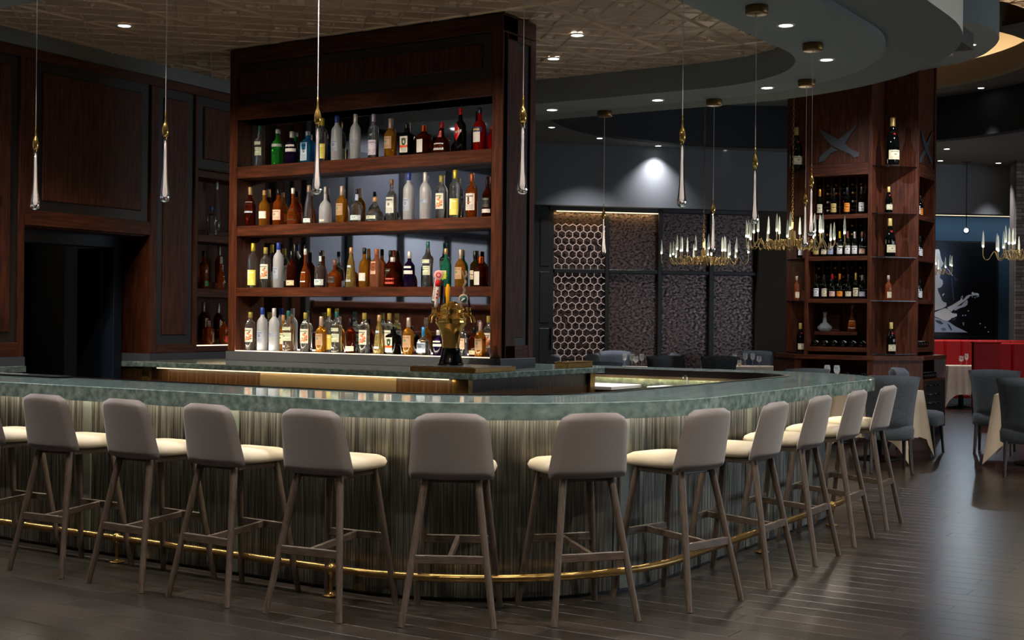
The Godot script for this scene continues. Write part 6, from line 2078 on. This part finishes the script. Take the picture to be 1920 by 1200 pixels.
	for k in 7:
		lie.call(-6.46 + k * 0.118, 0.803, -17.42, ["white", "white", "gold", "orange", "white", "dark", "low"][k], [Color(0.1, 0.1, 0.1), Color(0.7, 0.6, 0.3)][k % 2], 0.15, "%s-labelled wine bottle lying in the tower base rack" % ["white", "white", "bronze", "orange", "white", "black", "pale blue"][k])
	# bottles on the right face
	for lv in [2.96, 2.40, 1.83]:
		for k in 3:
			bottle(T(Vector3(-5.3, lv, -18.18 - k * 0.13), PI / 2 - 0.5), "wine", [0.33, 0.36, 0.3][k], 0.038, "wine", [Color(0.4, 0.1, 0.1), Color(0.6, 0.6, 0.6), Color(0.05, 0.05, 0.05)][k], 0.74, [[["cream", "white", "orange" if lv > 2.9 else "white"][k], 0.1, 0.4, 1.2]], "%s wine bottle on the %s shelf of the aisle-side tower face" % [["cream-labelled", "taller", "short dark-capped"][k], {2.96: "upper", 2.40: "middle", 1.83: "lower"}[lv]], G)
	for k in 5:
		var tr := Transform3D(Basis(Vector3.UP, PI / 2) * Basis(Vector3.RIGHT, -PI / 2), Vector3(-5.22, 1.225, -18.14 - k * 0.115))
		bottle(tr, "champagne", 0.3, 0.04, "wine", Color(0.1, 0.1, 0.1), 0.72, [["white", 0.14, 0.4, 1.2]], "wine bottle lying on the low shelf of the aisle-side tower face", G)
		tr.origin = Vector3(-5.12, 0.803, -18.14 - k * 0.13)
		bottle(tr, "champagne", 0.3, 0.04, "wine", Color(0.1, 0.1, 0.1), 0.72, [["white", 0.14, 0.4, 1.2]], "wine bottle lying in the base of the aisle-side tower face", G)
	for r in 5:
		for c in 3:
			solo("racked_bottle", nm, tint(Color(0.06, 0.06, 0.07), 0.15), "black bottle end in the low side rack of the wine tower", "bottle", Transform3D(Basis(Vector3.UP, PI / 2), Vector3(-5.0, 0.2 + r * 0.12, -18.05 - c * 0.2)), "bottle ends in the side rack of the tower")

# ---------------------------------------------------------------- beer tower on the back counter
func build_tap() -> void:
	var place := Transform3D(Basis(Vector3.UP, YAW), Vector3(-5.79, 1.13, -8.12))
	var tray := thing("drip_tray", "brass drip tray with a slotted grille under the beer tower", "drip tray")
	part(tray, "tray_body", bx(Vector3(-5.95, 1.13, -8.36), Vector3(-5.37, 1.168, -7.83), 0.004), M.brass)
	for k in 22:
		part(tray, "slat", bx(Vector3(-5.93 + k * 0.025, 1.168, -8.34), Vector3(-5.918 + k * 0.025, 1.172, -7.85)), M.steel)
	place.origin.y = 1.172
	var t := thing("beer_tower", "shiny brass beer tower with six taps and coloured handles", "beer tower", place)
	var m := MB.new()
	m.lathe([Vector2(0, 0), Vector2(0.095, 0), Vector2(0.096, 0.012), Vector2(0.09, 0.03), Vector2(0.076, 0.07), Vector2(0.067, 0.12), Vector2(0.067, 0.128), Vector2(0, 0.128)], 32)
	part(t, "foot", m.mesh(), M.black_gloss, Transform3D.IDENTITY, "glossy black foot")
	m = MB.new()
	m.lathe([Vector2(0.062, 0.128), Vector2(0.064, 0.16), Vector2(0.07, 0.21), Vector2(0.082, 0.255), Vector2(0.1, 0.29), Vector2(0.114, 0.308), Vector2(0.118, 0.318), Vector2(0.112, 0.328), Vector2(0.118, 0.338), Vector2(0.118, 0.348), Vector2(0.108, 0.356), Vector2(0.1, 0.37), Vector2(0.098, 0.4), Vector2(0.1, 0.41), Vector2(0.092, 0.425), Vector2(0.075, 0.447), Vector2(0.045, 0.466), Vector2(0.02, 0.474), Vector2(0.0, 0.476)], 40)
	part(t, "body", m.mesh(), M.gold)
	var fa := MB.new()
	fa.tube([Vector3(0.09, 0, 0), Vector3(0.15, 0.005, 0)], 0.009, 8)
	fa.lathe([Vector2(0, -0.012), Vector2(0.014, -0.012), Vector2(0.015, 0.012), Vector2(0.008, 0.03), Vector2(0.008, 0.045), Vector2(0.012, 0.05), Vector2(0, 0.055)], 10, T(Vector3(0.138, 0, 0)))
	fa.tube([Vector3(0.145, 0.0, 0), Vector3(0.168, -0.02, 0), Vector3(0.178, -0.06, 0)], 0.0075, 8)
	fa.lathe([Vector2(0.016, -0.003), Vector2(0.018, 0.0), Vector2(0.016, 0.003)], 12, Transform3D(Basis(Vector3(0, 0, 1), -PI / 2), Vector3(0.1, 0, 0)))
	var fm := fa.mesh()
	var taps := []
	for k in 8:
		var an := TAU * k / 8 - 0.15
		var f := part(t, "faucet", fm, M.gold, T(Vector3(0, 0.375, 0), an))
		taps.append(f)
	# handles: [faucet, height, shape]
	var up := 0.055
	var h1 := MB.new()
	h1.box(Vector3(0, 0.13, 0), Vector3(0.038, 0.19, 0.016), 0.003)
	h1.lathe([Vector2(0, 0), Vector2(0.01, 0), Vector2(0.012, 0.04), Vector2(0, 0.04)], 10)
	var lean := func(a: float, b: float, yaw: float) -> Transform3D: return Transform3D(Basis(Vector3.UP, yaw) * Basis(Vector3(0, 0, 1), a) * Basis(Vector3.RIGHT, b), Vector3(0.138, up, 0))
	var a3: float = -(TAU * 4 / 8 - 0.15)
	var g1 := part(taps[4], "tap_handle", h1.mesh(), M.black, lean.call(-0.12, 0.0, a3), "black and white tap handle with script lettering")
	part(g1, "face_plate", bx(Vector3(-0.015, 0.045, 0.0081), Vector3(0.015, 0.215, 0.0095)), M.white)
	var f := SystemFont.new()
	f.font_names = PackedStringArray(["Droid Serif"])
	f.font_italic = true
	var tm := TextMesh.new()
	tm.text = "Blue Moon"
	tm.font = f
	tm.font_size = 32
	tm.pixel_size = 0.00085
	tm.depth = 0.001
	part(g1, "lettering", tm, M.black, Transform3D(Basis(Vector3(0, 0, 1), PI / 2), Vector3(0, 0.13, 0.0102)))
	var a5: float = -(TAU * 5 / 8 - 0.15)
	var h2 := MB.new()
	h2.lathe([Vector2(0, 0), Vector2(0.012, 0), Vector2(0.014, 0.05), Vector2(0.018, 0.15), Vector2(0.018, 0.151), Vector2(0, 0.151)], 16)
	var red := tint(Color(0.78, 0.1, 0.12), 0.3)
	var g2 := part(taps[5], "tap_handle", h2.mesh(), M.white, lean.call(-0.08, 0.0, a5), "white and red tap handle with a round red top")
	m = MB.new()
	m.lathe([Vector2(0.0185, 0.15), Vector2(0.0195, 0.15), Vector2(0.0195, 0.195), Vector2(0, 0.2)], 16)
	part(g2, "red_collar", m.mesh(), red)
	m = MB.new()
	m.lathe([Vector2(0, -0.008), Vector2(0.034, -0.008), Vector2(0.037, 0), Vector2(0.034, 0.008), Vector2(0, 0.008)], 24, Transform3D(Basis(Vector3.RIGHT, PI / 2), Vector3(0, 0.235, 0)))
	part(g2, "round_badge", m.mesh(), tint(Color(0.9, 0.72, 0.72), 0.4))
	m = MB.new()
	m.lathe([Vector2(0.012, 0.0085), Vector2(0.02, 0.0085), Vector2(0.02, 0.0095), Vector2(0.012, 0.0095)], 20, Transform3D(Basis(Vector3.RIGHT, PI / 2), Vector3(0, 0.235, 0)))
	part(g2, "badge_ring", m.mesh(), red)
	for k in 3:
		part(g2, "stripe", bx(Vector3(-0.006 + k * 0.003, 0.06 + k * 0.025, 0.0165), Vector3(0.008, 0.075 + k * 0.025, 0.0185)), red)
	var a6: float = -(TAU * 6 / 8 - 0.15)
	m = MB.new()
	m.lathe([Vector2(0, 0.0), Vector2(0.011, 0.0), Vector2(0.014, 0.06), Vector2(0.0175, 0.11), Vector2(0.017, 0.145), Vector2(0.012, 0.15), Vector2(0.01, 0.165), Vector2(0, 0.168)], 16)
	part(taps[6], "tap_handle", m.mesh(), tint(Color(0.92, 0.66, 0.08), 0.25), lean.call(0.0, 0.0, a6), "bright yellow tap handle")
	var a7: float = -(TAU * 7 / 8 - 0.15)
	m = MB.new()
	var tw := []
	for k in 14:
		tw.append(Vector3(0.006 * sin(k * 1.3), 0.11 + k * 0.012, 0.006 * cos(k * 1.3)))
	m.tube(tw, 0.011, 8, 0.007)
	m.tube([Vector3(0, 0, 0), Vector3(0, 0.12, 0)], 0.009, 8)
	m.tube([Vector3(0, 0.22, 0), Vector3(0.02, 0.25, 0), Vector3(0.045, 0.245, 0.005)], 0.007, 6, 0.003)
	m.tube([Vector3(0, 0.21, 0), Vector3(-0.02, 0.235, 0.004), Vector3(-0.03, 0.265, 0.004)], 0.006, 6, 0.003)
	var g4 := part(taps[7], "tap_handle", m.mesh(), tint(Color(0.5, 0.42, 0.36), 0.6), lean.call(-0.12, 0.0, a7), "twisted driftwood tap handle with an oval badge")
	m = MB.new()
	m.lathe([Vector2(0, 0.0), Vector2(0.034, 0.0), Vector2(0.036, 0.006), Vector2(0.034, 0.012), Vector2(0, 0.012)], 24, Transform3D(Basis(Vector3.RIGHT, PI / 2), Vector3(0.004, 0.06, 0.008)))
	part(g4, "oval_badge", m.mesh(), tint(Color(0.66, 0.6, 0.5), 0.5))
	m = MB.new()
	m.lathe([Vector2(0, 0.0125), Vector2(0.026, 0.0125), Vector2(0.026, 0.014), Vector2(0, 0.014)], 24, Transform3D(Basis(Vector3.RIGHT, PI / 2), Vector3(0.004, 0.06, 0.008)))
	part(g4, "badge_centre", m.mesh(), tint(Color(0.1, 0.34, 0.38), 0.4))
	var fish := PackedVector2Array([Vector2(-0.018, 0.004), Vector2(-0.004, -0.006), Vector2(0.008, -0.005), Vector2(0.018, 0.0), Vector2(0.006, 0.006), Vector2(-0.006, 0.005), Vector2(-0.018, 0.01)])
	m = MB.new()
	m.prism(fish, 0.0, 0.0015, Transform3D(Basis(Vector3.RIGHT, PI / 2), Vector3(0.004, 0.06, 0.0225)) * Transform3D(Basis(Vector3.UP, 0.6), Vector3.ZERO))
	part(g4, "badge_fish", m.mesh(), M.white)
	m = MB.new()
	m.lathe([Vector2(0, 0), Vector2(0.008, 0), Vector2(0.01, 0.06), Vector2(0.008, 0.1), Vector2(0, 0.104)], 10)
	part(taps[0], "tap_handle", m.mesh(), M.black, lean.call(0.15, 0.0, 0.0), "short black tap handle")
	m = MB.new()
	m.box(Vector3(0, 0.1, 0), Vector3(0.024, 0.2, 0.014), 0.003)
	var g5 := part(taps[3], "tap_handle", m.mesh(), M.black, lean.call(-0.05, 0.0, -(TAU * 3 / 8 - 0.15)), "tall black tap handle with a lime green star top")
	var star := PackedVector2Array()
	for k in 16:
		var an := TAU * k / 16
		star.append(Vector2(cos(an), sin(an)) * (0.032 if k % 2 == 0 else 0.022))
	m = MB.new()
	m.prism(star, -0.006, 0.006, Transform3D(Basis(Vector3.RIGHT, PI / 2), Vector3(0, 0.235, 0)))
	part(g5, "star_top", m.mesh(), tint(Color(0.72, 0.82, 0.08), 0.4))

# ---------------------------------------------------------------- odds and ends
func build_small_things() -> void:
	# decanter and bottle in the open bay of the wine tower
	var d := thing("decanter", "wide clear glass decanter on the low step of the wine tower", "decanter", T(Vector3(-6.36, 1.392, -17.68)))
	var m := MB.new()
	m.lathe([Vector2(0, 0), Vector2(0.06, 0), Vector2(0.1, 0.03), Vector2(0.105, 0.05), Vector2(0.08, 0.08), Vector2(0.03, 0.12), Vector2(0.022, 0.2), Vector2(0.035, 0.26), Vector2(0.033, 0.26), Vector2(0.02, 0.2), Vector2(0.027, 0.12), Vector2(0.077, 0.078), Vector2(0.102, 0.05), Vector2(0.098, 0.032), Vector2(0.058, 0.004), Vector2(0, 0.004)], 20)
	part(d, "glass_body", m.mesh(), pane(Color(0.9, 0.95, 0.95), 0.15))
	bottle(T(Vector3(-5.98, 1.392, -17.68), 0.3), "onion", 0.36, 0.062, "whisky", Color(0.4, 0.3, 0.22), 0.84, [["white", 0.12, 0.4, 0.9]], "tall amber bottle with a white label on the low step of the wine tower", "wine bottles")
	# brass block on the counter behind the back bar and bar rail caddies
	var bl := thing("brass_block", "small brass service box on the counter beside the back bar", "box", T(Vector3(-5.45, 1.13, -9.35)))
	part(bl, "box_body", bx(Vector3(-0.06, 0, -0.2), Vector3(0.06, 0.045, 0.2), 0.004), M.brass)
	part(bl, "lid", bx(Vector3(-0.062, 0.045, -0.202), Vector3(0.062, 0.052, 0.202), 0.002), M.brass)
	var mt := thing("bar_mat", "dark rubber bar mat lying on the inner edge of the bar", "mat", T(Vector3(-7.9, BAR + 0.006, -5.97)))
	part(mt, "mat_body", bx(Vector3(-0.45, 0, -0.055), Vector3(0.45, 0.01, 0.055), 0.003), M.black)
	for k in 8:
		part(mt, "print", bx(Vector3(-0.3 + k * 0.05, 0.01, 0.01), Vector3(-0.268 + k * 0.05, 0.0108, 0.03)), M.white)
